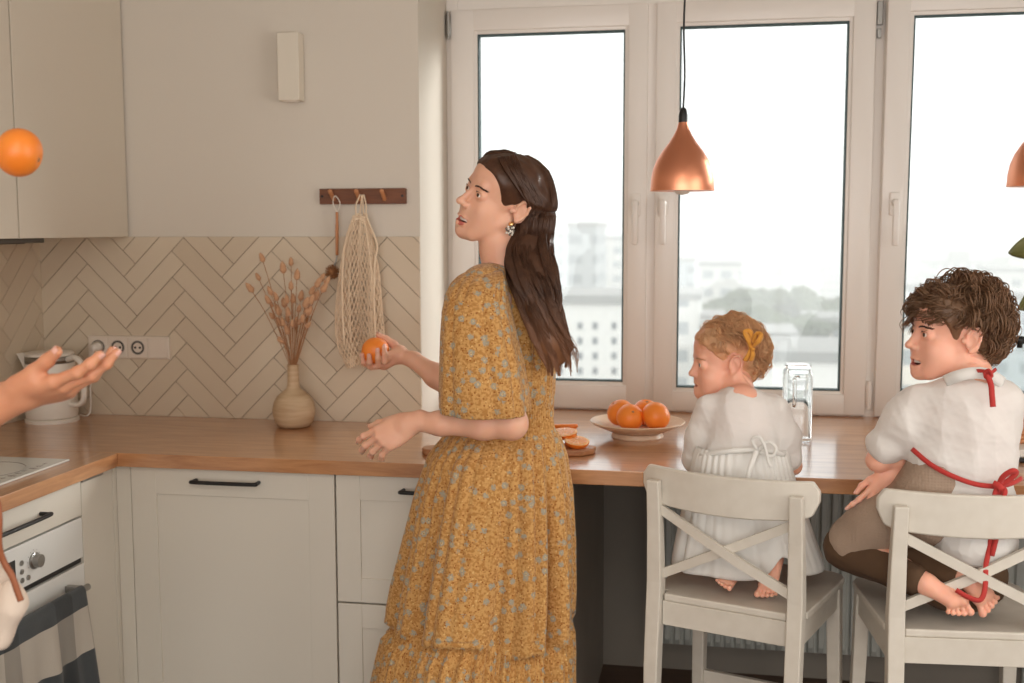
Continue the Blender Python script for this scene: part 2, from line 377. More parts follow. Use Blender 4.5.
# coat rack with pegs
c=thing('peg_rack',(1.147,-.01,1.6),'brown wooden wall rack with three pegs on the wall above the tiles','peg rack')
obj('board',G().box(1.004,1.289,-.018,0,1.603,1.652,.002).md,PEGWOOD,c)
for x in(1.051,1.137,1.22):
    obj('peg',G().lathe([(.0075,0),(.0065,.03),(.007,.045),(.0045,.049),(0,.05)],(x,-.015,1.618),16,ax=(.02,-.8,.55)).md,LIGHTWOOD,c,smooth=True,angle=50)
for x in(1.014,1.279): obj('screw',G().lathe([(.004,0),(.004,.002),(0,.0025)],(x,-.018,1.628),12,ax=(0,-1,0)).md,BLACK,c)
# sockets
c=thing('socket_strip',(.325,0,1.09),'cream strip of three wall sockets and a blank plate on the tiles','socket')
obj('frame',G().box(.178,.472,-.020,-.006,1.094,1.170,.003).md,OUTLET,c)
for i,x in enumerate((.2165,.2885,.3605)):
    s=obj('socket',G().box(x-.034,x+.034,-.0225,-.019,1.098,1.166,.002).md,OUTLET,c)
    g=G().lathe([(.0235,.0),(.0235,.0012),(.0205,.0012),(.019,-.006),(.0,-.006)],(x,-.0225,1.132),28,ax=(0,-1,0))
    obj('socket_cup',G().lathe([(.0,.0002),(.019,.0002),(.0195,.0004)],(x,-.0225,1.132),28,ax=(0,-1,0)).md,DARK if i else OUTLET,s)
    obj('socket_rim',G().lathe([(.0235,.0),(.0235,.0022),(.0205,.0022),(.0198,.0003)],(x,-.0225,1.132),28,ax=(0,-1,0)).md,HM,s,smooth=True,angle=40)
    if i:
        obj('socket_insert',G().lathe([(.0165,0),(.0165,.0012),(0,.0012)],(x,-.0227,1.132),24,ax=(0,-1,0)).md,OUTLET,s)
        for dx in(-.0085,.0085): obj('pin_hole',G().lathe([(.0042,0),(.0042,.0004),(0,.0004)],(x+dx,-.0239,1.132),12,ax=(0,-1,0)).md,DARK,s)
obj('blank_plate',G().box(.3985,.4665,-.0225,-.019,1.098,1.166,.002).md,OUTLET,c)
pg=thing('power_plug',(.2165,-.03,1.12),'white kettle plug pushed into the leftmost wall socket','plug')
obj('plug_body',G().lathe([(.019,0),(.018,.012),(.012,.026),(.008,.034),(0,.035)],(.2165,-.023,1.132),24,ax=(0,-1,0)).md,CER,pg,smooth=True)
obj('cord',G().tube(spline([(.2165,-.05,1.127),(.214,-.062,1.08),(.205,-.06,1.0),(.20,-.055,.93),(.19,-.06,.905),(.16,-.06,.905)],6),.003,8).md,CER,pg,smooth=True)
# kettle
c=thing('kettle',(.118,-.15,TOP),'white electric kettle in the corner behind the open hand','kettle')
K0=(.118,-.15,TOP)
obj('body',G().lathe([(.072,.012),(.080,.016),(.082,.03),(.0805,.10),(.0775,.19),(.076,.195)],K0,48).md,CER,c,smooth=True,angle=40)
obj('base',G().lathe([(.084,0),(.084,.01),(.078,.014)],K0,48).md,CER,c,smooth=True,angle=40)
obj('lid',G().lathe([(.076,.215),(.076,.224),(.070,.229),(0,.231)],K0,48).md,CER,c,smooth=True,angle=40)
obj('collar',G().lathe([(.0765,.193),(.0765,.217)],K0,48).md,METAL,c,smooth=True)
obj('handle',G().tube(spline([(.118+.07,-.165,TOP+.205),(.118+.105,-.172,TOP+.212),(.118+.133,-.178,TOP+.185),(.118+.135,-.178,TOP+.12),(.118+.13,-.176,TOP+.075),(.118+.105,-.17,TOP+.058),(.118+.07,-.165,TOP+.062)],6),.011,12,flat=.8).md,CER,c,smooth=True)
obj('spout',G().prism([(.118-.075,TOP+.16),(.118-.108,TOP+.222),(.118-.07,TOP+.225)],-.168,-.132,'y').md,CER,c)
# ---------------------------------------------------------------- vase and dried grasses
VX,VY=.945,-.125
t=thing('vase',(VX,VY,TOP),'cream stoneware bottle vase holding dried grasses on the worktop','vase')
obj('body',G().lathe([(.034,.0),(.050,.003),(.060,.018),(.066,.04),(.067,.058),(.062,.08),(.05,.1),(.034,.113),(.023,.122),(.0185,.135),(.0175,.19),(.0185,.199),(.0165,.199),(.015,.19),(.015,.13),(0,.12)],(VX,VY,TOP),56).md,VASE,t,smooth=True,angle=60)
heads=[(258,277),(262,258),(250,288),(283,268),(291,262),(297,275),(270,291),(268,300),(276,297),(284,303),(272,316),(279,322),(288,312),(293,299),(301,296),(306,303),(312,291),(318,283),(324,288),(316,296),(309,311),(303,318),(296,322),(287,330),(299,309),(322,278),(308,325),(281,341),(311,300),(327,281),(278,310),(291,286)]
def seed_head(c,ax,s):
    prof=[(.0012,-.013),(.0045,-.011),(.0075,-.005),(.0082,0),(.0068,.006),(.004,.011),(.0008,.016)]
    return G().lathe([(r*s*(1+.12*((i*7)%3-1)),z*s) for i,(r,z) in enumerate(prof)],tuple(c),10,ax=tuple(ax))
for i,(px,py) in enumerate(heads):
    Y=VY+rnd.uniform(-.05,.05);h=at(px,py,Y);a=np.array([VX+rnd.uniform(-.009,.009),VY+rnd.uniform(-.008,.008),TOP+.14]);n_=np.array([VX+(h[0]-VX)*.10,VY+(h[1]-VY)*.1,TOP+.20])
    mid=n_+(h-n_)*.55+np.array([0,0,.018]);P=spline([a,n_,mid,h],6);d=P[-1]-P[-3];d/=np.linalg.norm(d)
    r=thing('dried_flower_stem',a,'dried bunny-tail flower stem standing in the cream bottle vase','dried flower','dried flowers in the vase','thing')
    obj('stem',G().tube(P,.0011,5).md,STEM,r,smooth=True)
    s=rnd.uniform(.95,1.4);obj('seed_head',seed_head(h,d+np.array([0,0,-.2]),s).md,SEED,r,smooth=True)
    if i%3==0:
        j=min(len(P)-3,12);q=P[j];h2=q+np.array([rnd.uniform(-.014,.014),rnd.uniform(-.01,.0),.02]);P2=spline([P[j-3],q*.5+h2*.5-np.array([0,0,.003]),h2],4)
        obj('side_stem',G().tube(P2,.0008,5).md,STEM,r,smooth=True);obj('seed_head',seed_head(h2,(h2-P[j-3]),s*.8).md,SEED,r,smooth=True)
# ---------------------------------------------------------------- brush on the first peg
t=thing('dish_brush',(1.045,-.05,1.36),'wooden dish brush with round bristle head hanging from the rack\'s left peg','brush')
bp=lambda x,y,Y=-.035:at(x,y,Y)
A,B=bp(337,212),bp(337,255)
g=G().tube(spline([A,bp(337,225),bp(337,240),B],4),[.0065]*4+[.0085]*4+[.0075]*5,12,flat=.6);obj('handle',g.md,LIGHTWOOD,t,smooth=True)
obj('hanging_loop',G().tube(spline([A+[0,0,-.004],bp(333,203),bp(335,196,-.045),bp(340,203),A+[0,0,-.004]],6),.0016,6).md,mat('white_string',(230,222,210),.9),t,smooth=True)
obj('wire_neck',G().tube(spline([B,bp(336,261),bp(334,266)],5),.0025,8).md,METAL,t,smooth=True)
g=G();hc=bp(332,272)
for i in range(260):
    u=rnd.uniform(-1,1);a=rnd.uniform(0,2*PI);q=math.sqrt(1-u*u);d=np.array([q*math.cos(a),q*math.sin(a)*.8,u]);g.tube([hc+d*.006,hc+d*rnd.uniform(.022,.026)],[.0011,.0006],4)
g.lathe([(0,-.012),(.010,-.008),(.013,0),(.010,.008),(0,.012)],tuple(hc),16)
obj('bristle_head',g.md,BRISTLE,t)
# ---------------------------------------------------------------- net bag on the middle peg
t=thing('net_bag',(1.13,-.05,1.2),'cream cotton net shopping bag hanging from the rack\'s middle peg','net bag')
def netbag():
    g=G();NR,NC=30,38
    # closed tube whose outline follows the photo, folds run down it
    zs=np.linspace(0,1,NR);px_l=[355,349,345,342,339,337,337,340,348];px_r=[366,370,374,378,380,382,384,384,378];py=[216,232,250,270,292,314,334,352,366]
    grid=[]
    for k in zs:
        f=k*8;i=min(int(f),7);u=f-i;L=at(px_l[i]*(1-u)+px_l[i+1]*u,py[i]*(1-u)+py[i+1]*u,-.05);R_=at(px_r[i]*(1-u)+px_r[i+1]*u,py[i]*(1-u)+py[i+1]*u,-.05)
        row=[]
        for j in range(NC):
            a=2*PI*j/NC;c=(L+R_)/2;w=(R_[0]-L[0])/2;x=c[0]+w*math.cos(a);dep=.012+.022*k;gap=math.exp(-((math.cos(a)+.05-.1*k)/.16)**2)
            y=-.055+dep*math.sin(a)*(1-.75*gap)+.008*math.sin(a*5+2.2*k+1)*(.4+k);z=c[2]+.006*math.sin(3*a)
            row.append(np.array([x+.004*math.sin(a*7+4*k),y,z]))
        grid.append(row)
    for j in range(NC):
        for s in(1,-1):
            pts=[]
            for i in range(NR):
                q=grid[i][(j+s*(i//2 if i%2==0 else i//2))%NC];q2=grid[i][(j+s*(i//2+i%2))%NC];pts.append((q+q2)/2 if i%2 else q)
            g.tube(pts[::1],.0016,4,cap=False)
    for i in(0,1): g.tube([grid[i][j%NC] for j in range(NC+1)],.0035,6,cap=False)
    for i in range(3,NR,3): g.tube([grid[i][j%NC] for j in range(NC+1)],.0013,4,cap=False)
    return g,grid
g,grid=netbag();obj('net',g.md,COTTON,t,smooth=True)
pk=at(362,196,-.05)
g=G()
for(xs,Y)in(((356,349,345),-.06),((361,357,352),-.05),((363,368,371),-.045),((366,373,377),-.06)):
    P=spline([pk+[ (xs[0]-361)*.0012,0,.004],at(xs[0],205,Y),at((xs[1]+361)/2,218,Y),at(xs[2],244,Y),at(xs[2]-2,262,Y-.006),at(xs[2]-3,300,Y-.018),at(xs[2]-1,345,Y-.026)],6)
    g.tube(P,[.0035]*12+[.005]*6+[.0055]*(len(P)-18),7,flat=.6)
obj('handle_strap',g.md,COTTON,t,smooth=True)
# ---------------------------------------------------------------- pendant lamps
def pendant(x,y,zb,label):
    c=thing('pendant_lamp',(x,y,zb),label,'pendant lamp','copper pendant lamps over the bar')
    prof=[(.0865,0),(.0872,.006),(.086,.03),(.081,.058),(.071,.084),(.056,.108),(.039,.130),(.026,.150),(.017,.168),(.0125,.185),(.0115,.196)]
    obj('lamp_shade',G().lathe(prof[:],(x,y,zb),72).md,COPPER,c,smooth=True,angle=80)
    obj('shade_lining',G().lathe([(r-.0015,z+.0005) for r,z in prof],(x,y,zb),72).md,SHADEIN,c,smooth=True,angle=80)
    obj('rim',G().lathe([(.0855,-.001),(.0882,-.001),(.0882,.003),(.0862,.003)],(x,y,zb),72).md,COPPER,c)
    obj('cap',G().lathe([(.0125,.186),(.0125,.205),(.009,.222),(.004,.226),(0,.227)],(x,y,zb),24).md,BLACK,c,smooth=True,angle=50)
    obj('bulb',G().lathe([(0,-.012),(.016,-.009),(.030,.004),(.034,.02),(.03,.036),(.018,.058),(.014,.08),(.014,.11),(0,.111)],(x,y,zb),32).md,SHADEIN,c,smooth=True)
    top=CZ-.03;obj('cord',G().tube(spline([(x,y,zb+.22),(x+.003,y,zb+.32),(x-.001,y,zb+.45),(x+.004,y,zb+.65),(x+.002,y,top)],6),.0028,8).md,BLACK,c,smooth=True)
    obj('ceiling_rose',G().lathe([(.045,0),(.045,.02),(.01,.03)],(x,y,CZ-.03),32).md,BLACK,c,smooth=True,angle=40)
pendant(2.16,-.3,1.628,'copper pendant lamp on a thin cord above the plate of oranges')
pendant(3.094,-.3,1.632,'copper pendant lamp cut by the right edge above the boy')
# ---------------------------------------------------------------- oranges
def orange(name_loc,r,label,group=None,tilt=(0,0),dimple=True,sx=1,parent=None):
    x,y,z=name_loc;c=thing('orange',(x,y,z-r*.95),label,'orange',group)
    rot=Matrix.Rotation(tilt[0],3,'X')@Matrix.Rotation(tilt[1],3,'Y')
    V=[];n,m_=48,28
    for j in range(m_+1):
        th=PI*j/m_
        for i in range(n):
            a=2*PI*i/n;k=1-.10*math.exp(-(th/.16)**2)-.05*math.exp(-((PI-th)/.2)**2)+.006*math.sin(3*a+th*2)
            V.append(tuple(rot@Vector((r*k*math.sin(th)*math.cos(a)*sx,r*k*math.sin(th)*math.sin(a),r*.95*k*math.cos(th)))))
    F=[(j*n+i,(j+1)*n+i,(j+1)*n+(i+1)%n,j*n+(i+1)%n) for j in range(m_) for i in range(n)]
    V=[(v[0]+x,v[1]+y,v[2]+z) for v in V];obj('peel',(V,F),ORG,c,smooth=True)
    d=rot@Vector((0,0,1));p=Vector((x,y,z))+d*r*.95*.885
    obj('stem_end',G().lathe([(.0,0),(.0032,.0005),(.004,.002),(.0025,.0032),(0,.0034)],tuple(p),10,ax=tuple(d)).md,STEM,c,smooth=True)
    return c
PXc,PYc=2.03,-.12
t=thing('serving_plate',(PXc,PYc,TOP),'cream footed plate carrying oranges on the window bar','plate')
obj('dish',G().lathe([(.03,.014),(.075,.016),(.105,.028),(.138,.043),(.1425,.048),(.1405,.0505),(.10,.036),(.07,.024),(0,.022)],(PXc,PYc,TOP),72).md,PLATE,t,smooth=True,angle=50)
obj('foot',G().lathe([(.076,0),(.078,.003),(.074,.015),(.02,.016)],(PXc,PYc,TOP),64).md,PLATE,t,smooth=True,angle=50)
zo=TOP+.022
for (px,py,Y,r,lab,tl) in ((620.5,411,-.10,.041,'leftmost orange at the back of the cream plate',(.3,-.6)),(630,418,-.155,.0405,'orange in front on the left of the cream plate',(.9,.3)),(646,408,-.055,.041,'hindmost orange on the plate, its stem end showing on top',(.35,.1)),(656,416,-.155,.0425,'largest orange in front on the right of the plate, nearest the girl',(-.5,.9))):
    P=at(px,py,Y);orange((P[0],Y,zo+r*.95+.004+(.004 if abs(P[0]-PXc)>.05 else 0)),r,lab,'oranges on the plate',tl)
P=at(19,152.5,-1.72);orange(tuple(P),.0395,'orange flying through the air in front of the upper cabinets',None,(.5,2.0),sx=1.06)
# ---------------------------------------------------------------- cutting board with cut orange
t=tag(obj('cutting_board',G().prism([(1.455,-.475),(1.47,-.50),(1.55,-.51),(1.72,-.49),(1.80,-.47),(1.90,-.445),(1.93,-.41),(1.932,-.37),(1.91,-.345),(1.80,-.335),(1.7,-.36),(1.55,-.40),(1.47,-.43),(1.455,-.45)],TOP+.0005,TOP+.017).md,BOARD,None,loc=(1.7,-.42,TOP)),'wooden cutting board lying on the worktop behind the woman','cutting board')
md_=t.modifiers.new('bevel','BEVEL');md_.width=.004;md_.segments=2
def half(x,y,z,r,rot,label,k=.5,name='orange_half'):
    c=thing(name,(x,y,z),label,'orange piece','cut orange on the board')
    M_=Matrix.Rotation(rot[2],3,'Z')@Matrix.Rotation(rot[0],3,'X')@Matrix.Rotation(rot[1],3,'Y')
    def tr(g): g.v=[tuple(M_@Vector(v)+Vector((x,y,z))) for v in g.v];return g
    h=r*2*k;pr=[];n=10
    for i in range(n+1):
        a=PI/2*i/n;pr.append((r*math.sin(a) if i else .0001,-h*math.cos(a)))
    obj('peel',tr(G().lathe(pr+[(r-.004,0.0004)],(0,0,0),40)).md,ORG,c,smooth=True,angle=50)
    obj('pith',tr(G().lathe([(r-.001,.0006),(r-.004,.0012),(.0,.0012)],(0,0,0),40)).md,PITH,c)
    g=G()
    for i in range(10):
        a0=2*PI*i/10+.05;a1=2*PI*(i+1)/10-.05;R1=r-.006
        g.add([(.004*math.cos((a0+a1)/2),.004*math.sin((a0+a1)/2),.003)]+[(R1*math.cos(a0+(a1-a0)*q/4),R1*math.sin(a0+(a1-a0)*q/4),.0018) for q in range(5)],[(0,q+1,q+2) for q in range(4)])
    obj('pulp',tr(g).md,PULP,c)
    return c
P=at(577,441,-.40);half(P[0],-.40,TOP+.036,.035,(.22,.1,0),'cut orange half facing up on the cutting board',.30)
P=at(566,433,-.36);half(P[0]-.005,-.36,TOP+.052,.037,(.15,-.1,.4),'cut orange half lying behind on the board, against the dress',.22)
P=at(560,429,-.30)
c=thing('orange_slice',(P[0],-.30,TOP+.0),'thin orange slice propped up behind the cut half on the board','orange piece','cut orange on the board')
obj('peel',G().box(P[0]-.06,P[0]+.052,-.312,-.296,TOP+.052,TOP+.064,.004,rot=Matrix.Rotation(-.05,3,'Y'),org=(P[0],-.3,TOP+.06)).md,ORG,c,smooth=True)
obj('pulp',G().box(P[0]-.057,P[0]+.049,-.310,-.298,TOP+.018,TOP+.053,.003).md,PULP,c,smooth=True)
# ---------------------------------------------------------------- glass carafe
CX,CY=2.497,-.085
c=thing('glass_carafe',(CX,CY,TOP),'clear square glass carafe on the bar behind the girl','carafe')
def sq(w,z,n=10,rr=.3):
    V=[]
    for i in range(40):
        a=2*PI*i/40;k=1/((abs(math.cos(a))**6+abs(math.sin(a))**6)**(1/6));V.append((CX+w*k*math.cos(a+.0),CY+w*k*math.sin(a),z))
    return V
def loft(rings,cap0=True,cap1=False):
    n=len(rings[0]);V=[p for r in rings for p in r];F=[(j*n+i,j*n+(i+1)%n,(j+1)*n+(i+1)%n,(j+1)*n+i) for j in range(len(rings)-1) for i in range(n)]
    if cap0:F.append(tuple(range(n-1,-1,-1)))
    if cap1:F.append(tuple((len(rings)-1)*n+i for i in range(n)))
    return V,F
GL=mat('carafe_glass',(254,255,255),.02,trans=1,spec=.5);GL.node_tree.nodes['Principled BSDF'].inputs['IOR'].default_value=1.45
obj('body',loft([sq(.040,TOP+.001),sq(.0425,TOP+.006),sq(.0425,TOP+.19),sq(.040,TOP+.205),sq(.034,TOP+.212),sq(.032,TOP+.212),sq(.037,TOP+.203),sq(.0395,TOP+.188),sq(.0395,TOP+.012),sq(.03,TOP+.010)],True,True),GL,c,smooth=True,angle=40)
obj('lid',loft([sq(.031,TOP+.200),sq(.031,TOP+.213),sq(.037,TOP+.214),sq(.038,TOP+.222),sq(.034,TOP+.226)],True,True),GL,c,smooth=True,angle=40)
obj('handle',G().tube(spline([(CX-.012,CY-.045,TOP+.105),(CX-.012,CY-.066,TOP+.115),(CX-.012,CY-.068,TOP+.165),(CX-.012,CY-.06,TOP+.188),(CX-.0,CY-.04,TOP+.192)],5),.0055,8).md,GL,c,smooth=True)
# ---------------------------------------------------------------- bar chairs
def chair(label):
    r=thing('bar_chair',(0,0,0),label,'chair','white wooden bar chairs');W=.175;S=.63
    for s in(-1,1):
        g=G();V=[]
        ring=[(0,-.03,.0),(0,-.016,.45),(0,.0,.66),(0,-.008,.80),(0,-.022,.915)];wd=[.028,.036,.037,.034,.031];dp=[.03,.036,.036,.03,.022]
        for (x,y,z),w,d in zip(ring,wd,dp):
            V+=[(s*W+a*w/2,y+b*d/2,z) for a,b in((-1,-1),(1,-1),(1,1),(-1,1))]
        F=[(j*4+i,j*4+(i+1)%4,j*4+4+(i+1)%4,j*4+4+i) for j in range(4) for i in range(4)]+[(3,2,1,0),(16,17,18,19)]
        o=obj('leg',(V,F),CHAIRW,r);b=o.modifiers.new('bevel','BEVEL');b.width=.003;b.segments=2
        V=[];
        for (z,w,dx,dy) in((0,.028,.012,.02),(S-.02,.036,0,0)):
            V+=[(s*(.180+dx)+a*w/2,.335+dy+b*w/2,z) for a,b in((-1,-1),(1,-1),(1,1),(-1,1))]
        o=obj('leg',(V,[(0,1,5,4),(1,2,6,5),(2,3,7,6),(3,0,4,7),(3,2,1,0),(4,5,6,7)]),CHAIRW,r);b=o.modifiers.new('bevel','BEVEL');b.width=.003;b.segments=2
    # seat, wider to the front with rounded corners, notched round the posts
    pl=[(-.152,-.004),(.152,-.004),(.156,.03),(.193,.03),(.204,.28),(.204,.34),(.192,.368),(.165,.382),(0,.388),(-.165,.382),(-.192,.368),(-.204,.34),(-.204,.28),(-.193,.03),(-.156,.03)]
    o=obj('seat',G().prism(pl,S-.018,S).md,CHAIRW,r);b=o.modifiers.new('bevel','BEVEL');b.width=.004;b.segments=3
    obj('apron',G().box(-.155,.155,-.006,.014,S-.078,S-.018,.001).md,CHAIRW,r);obj('apron',G().box(-.165,.165,.322,.34,S-.078,S-.018,.001).md,CHAIRW,r)
    for s in(-1,1): obj('side_apron',G().prism([(s*.166,.01),(s*.186,.01),(s*.193,.33),(s*.173,.33)],S-.078,S-.018).md,CHAIRW,r)
    obj('footrest',G().box(-.175,.175,.340,.358,.27,.31,.003).md,CHAIRW,r)
    for s in(-1,1): obj('stretcher',G().box(s*.178-.009,s*.178+.009,-.02,.365,.18,.212,.002).md,CHAIRW,r)
    # curved top rail with rounded ends; its middle bows backwards
    n=28;V=[];F=[]
    for i in range(n+1):
        u=-1+2*i/n;x=u*.2185;y=.022-.038*(1-u*u);e=min(1,(1-abs(u))/.09);cr=math.sqrt(max(0,1-(1-e)**2));zt=.942-.0;zb=.857
        zt_=zt-.024*(1-cr)+.004*u*u;zb_=zb-.012*(1-(abs(u))**2)+.030*(1-cr)+.012*max(0,abs(u)-.8)/.2
        V+=[(x,y-.009,zb_),(x,y-.009,zt_),(x,y+.009,zt_),(x,y+.009,zb_)]
    for i in range(n):
        for k in range(4):F.append((i*4+k,i*4+(k+1)%4,i*4+4+(k+1)%4,i*4+4+k))
    F+=[(3,2,1,0),(n*4,n*4+1,n*4+2,n*4+3)]
    o=obj('top_rail',(V,F),CHAIRW,r,smooth=True,angle=35);b=o.modifiers.new('bevel','BEVEL');b.width=.004;b.segments=2;b.limit_method='ANGLE'
    for s in(-1,1):
        a=np.array([s*-.165,.004-.006*s,.842]);b_=np.array([s*.165,.004-.006*s,.675]);m_=(a+b_)/2+[0,-.012,0];P=spline([a,m_,b_],8)
        V=[];F=[]
        for p in P: V+=[(p[0],p[1]-.006,p[2]-.0125),(p[0],p[1]-.006,p[2]+.0125),(p[0],p[1]+.006,p[2]+.0125),(p[0],p[1]+.006,p[2]-.0125)]
        for i in range(len(P)-1):
            for k in range(4):F.append((i*4+k,i*4+(k+1)%4,i*4+4+(k+1)%4,i*4+4+k))
        F+=[(3,2,1,0),tuple((len(P)-1)*4+k for k in range(4))]
        obj('cross_brace',(V,F),CHAIRW,r,smooth=True,angle=35)
    return r
c1=chair('white cross-back bar chair under the kneeling girl');c1.location=(2.287,-.805,0);c1.rotation_euler=(0,0,math.radians(-19.5))
c2=copy_tree(c1);c2.location=(2.838,-.900,0);c2.rotation_euler=(0,0,math.radians(4));c2['label']='white cross-back bar chair under the boy, at the right edge'
# ---------------------------------------------------------------- radiator
r=thing('radiator',(2.7,.3,.15),'white panel radiator fixed under the window bar behind the chairs','radiator')
RX0,RX1=2.09,3.30
g=G();n=int((RX1-RX0)/.0333);V=[];F=[]
prof=[]
for i in range(n):
    x=RX0+i*(RX1-RX0)/n;w=(RX1-RX0)/n
    prof+=[(x,.262),(x+w*.3,.262),(x+w*.42,.25),(x+w*.88,.25)]
prof.append((RX1,.262))
for z in(.12,.14,.67,.69):
    ins=.0 if z in(.14,.67) else .012
    for(x,y)in prof:V.append((x,.262+(y-.262)*(1 if ins==0 else 0),z))
k=len(prof);F=[(j*k+i,j*k+i+1,(j+1)*k+i+1,(j+1)*k+i) for j in range(3) for i in range(k-1)]
obj('front_panel',(V,F),RAD,r,smooth=True,angle=25)
obj('back_panel',G().box(RX0,RX1,.31,.32,.12,.69,.002).md,RAD,r)
for xx in(RX0,RX1): obj('side_cover',G().box(xx-.003,xx+.003,.262,.32,.12,.70,.001).md,RAD,r)
g=G()
for i in range(48):
    x=RX0+.01+i*(RX1-RX0-.02)/48;g.box(x,x+.008,.262,.32,.692,.698)
g.box(RX0,RX1,.260,.264,.688,.70).box(RX0,RX1,.318,.322,.688,.70)
obj('top_grille',g.md,RAD,r)
g=G().tube([(RX1-.04,.29,.12),(RX1-.04,.29,.02)],.009,10).tube([(RX1-.09,.29,.12),(RX1-.09,.29,.02)],.009,10)
obj('pipe',g.md,RAD,r,smooth=True)
# ---------------------------------------------------------------- things at the right edge of the bar
LEAF=mat('leaf_green',(82,88,50),.45,noise=(14,(116,112,60),.7));POT=mat('white_pot',(232,228,220),.4)
c=thing('potted_plant',(3.30,-.0,TOP),'broad-leaved green plant in a white pot at the right edge of the bar','potted plant')
obj('pot',G().lathe([(.055,0),(.075,.11),(.078,.12),(.07,.12),(.066,.105),(0,.10)],(3.31,.05,TOP),40).md,POT,c,smooth=True,angle=40)
def leaf(base,tip,w,up=(0,0,1),bend=.02):
    base,tip=np.array(base,float),np.array(tip,float);d=tip-base;L_=np.linalg.norm(d);d/=L_;s=np.cross(d,up);s/=np.linalg.norm(s);nn=np.cross(s,d);V=[];n=12
    for i in range(n+1):
        t=i/n;wd=w*math.sin(PI*t**.8)**.8+.0008;c_=base+d*L_*t+nn*bend*math.sin(PI*t)
        V+=[c_-s*wd,c_-s*wd*.5-nn*.003,c_-nn*.006,c_+s*wd*.5-nn*.003,c_+s*wd]
    F=[(i*5+k,i*5+k+1,i*5+6+k,i*5+5+k) for i in range(n) for k in range(4)];return V,F
lv=[((3.23,-.02,1.478),(3.075,-.05,1.452),.040,(.1,1,.35)),((3.22,-.02,1.335),(3.10,-.08,1.295),.035,(0,1,.4)),((3.3,.02,1.3),(3.42,-.1,1.42),.045,(0,.6,1)),((3.3,.02,1.35),(3.33,.16,1.52),.04,(1,0,.3)),((3.3,.02,1.2),(3.22,-.13,1.22),.04,(0,.2,1))]
for b_,t_,w,u in lv:
    o=obj('leaf',leaf(b_,t_,w,u),LEAF,c,smooth=True);sm=o.modifiers.new('solid','SOLIDIFY');sm.thickness=.0012
    obj('stem',G().tube(spline([(3.31,.05,TOP+.1),((3.31+b_[0])/2+.02,.04,(TOP+.1+b_[2])/2+.03),b_],6),.004,6).md,LEAF,c,smooth=True)
# clear storage bag / bowl seen beyond the boy's shoulder
c=thing('glass_cloche',(3.13,.02,TOP),'clear domed glass cover with a white rim on the bar beyond the boy','cloche')
obj('dome',G().lathe([(.13,.045),(.135,.05),(.137,.10),(.128,.15),(.10,.195),(.055,.222),(.012,.23),(.01,.235),(0,.236)],(3.155,.1,TOP+.03),56).md,JUG,c,smooth=True)
obj('knob',G().lathe([(.008,.235),(.008,.245),(.016,.252),(.017,.262),(.01,.27),(0,.271)],(3.155,.1,TOP+.03),24).md,BLACK,c,smooth=True)
obj('rim',G().lathe([(.13,.038),(.139,.038),(.141,.048),(.135,.05),(.13,.046)],(3.155,.1,TOP+.03),56).md,POT,c,smooth=True)
obj('tray',G().lathe([(.10,0),(.15,.02),(.156,.05),(.15,.052),(.142,.03),(0,.028)],(3.155,.1,TOP+.003),56).md,POT,c,smooth=True,angle=50)
c=thing('serving_tray',(3.05,-.2,TOP),'dark tray edge on the bar just beyond the boy\'s back','tray')
obj('base',G().box(2.925,3.30,-.33,-.10,TOP+.001,TOP+.012,.003).md,BLACK,c);obj('liner',G().box(2.935,3.29,-.32,-.11,TOP+.012,TOP+.034,.004).md,POT,c)
c=thing('wicker_candle',(3.07,-.14,TOP+.035),'small brown wicker jar standing on the tray by the boy','jar')
g=G()
for i in range(9): g.lathe([(.026,.0+i*.012),(.031,.006+i*.012),(.026,.012+i*.012)],(3.08,-.21,TOP+.0345),28)
obj('body',g.md,LIGHTWOOD,c,smooth=True)
obj('lid',G().lathe([(.028,.108),(.028,.114),(.008,.12),(.006,.128),(0,.129)],(3.08,-.21,TOP+.0345),28).md,BOARD,c,smooth=True,angle=40)
# ---------------------------------------------------------------- the city outside
def facade(name,col,win,sx,sz,mort=.42):
    m=mat(name,col,.9);N,L,b=nodes(m);tc=N.new('ShaderNodeTexCoord');sp=N.new('ShaderNodeSeparateXYZ');L.new(tc.outputs['Object'],sp.inputs[0])
    ad=N.new('ShaderNodeMath');ad.operation='ADD';L.new(sp.outputs[0],ad.inputs[0]);L.new(sp.outputs[1],ad.inputs[1])
    def band(src,s,lo):
        a=N.new('ShaderNodeMath');a.operation='MULTIPLY';a.inputs[1].default_value=s;L.new(src,a.inputs[0]);f=N.new('ShaderNodeMath');f.operation='FRACT';L.new(a.outputs[0],f.inputs[0]);q=N.new('ShaderNodeMath');q.operation='GREATER_THAN';q.inputs[1].default_value=lo;L.new(f.outputs[0],q.inputs[0]);return q.outputs[0]
    mu=N.new('ShaderNodeMath');mu.operation='MULTIPLY';L.new(band(ad.outputs[0],sx,mort),mu.inputs[0]);L.new(band(sp.outputs[2],sz,.55),mu.inputs[1])
    mx=N.new('ShaderNodeMix');mx.data_type='RGBA';mx.inputs[6].default_value=lin(col);mx.inputs[7].default_value=lin(win);L.new(mu.outputs[0],mx.inputs[0]);L.new(mx.outputs[2],b.inputs['Base Color']);return m
FA=[facade('facade_pale',(226,224,220),(150,158,162),.33,.33),facade('facade_grey',(168,172,174),(110,120,126),.25,.33),facade('facade_cream',(224,214,200),(140,146,148),.4,.33),facade('facade_blue',(190,198,204),(128,140,148),.3,.33)]
ROOF=mat('flat_roof',(150,150,148),.9);GR=mat('city_ground',(150,152,142),.95,noise=(.01,(118,126,110),.5));GZ=-42
struct('ground',G().box(-1500,1500,8,2600,GZ-1,GZ).md,GR)
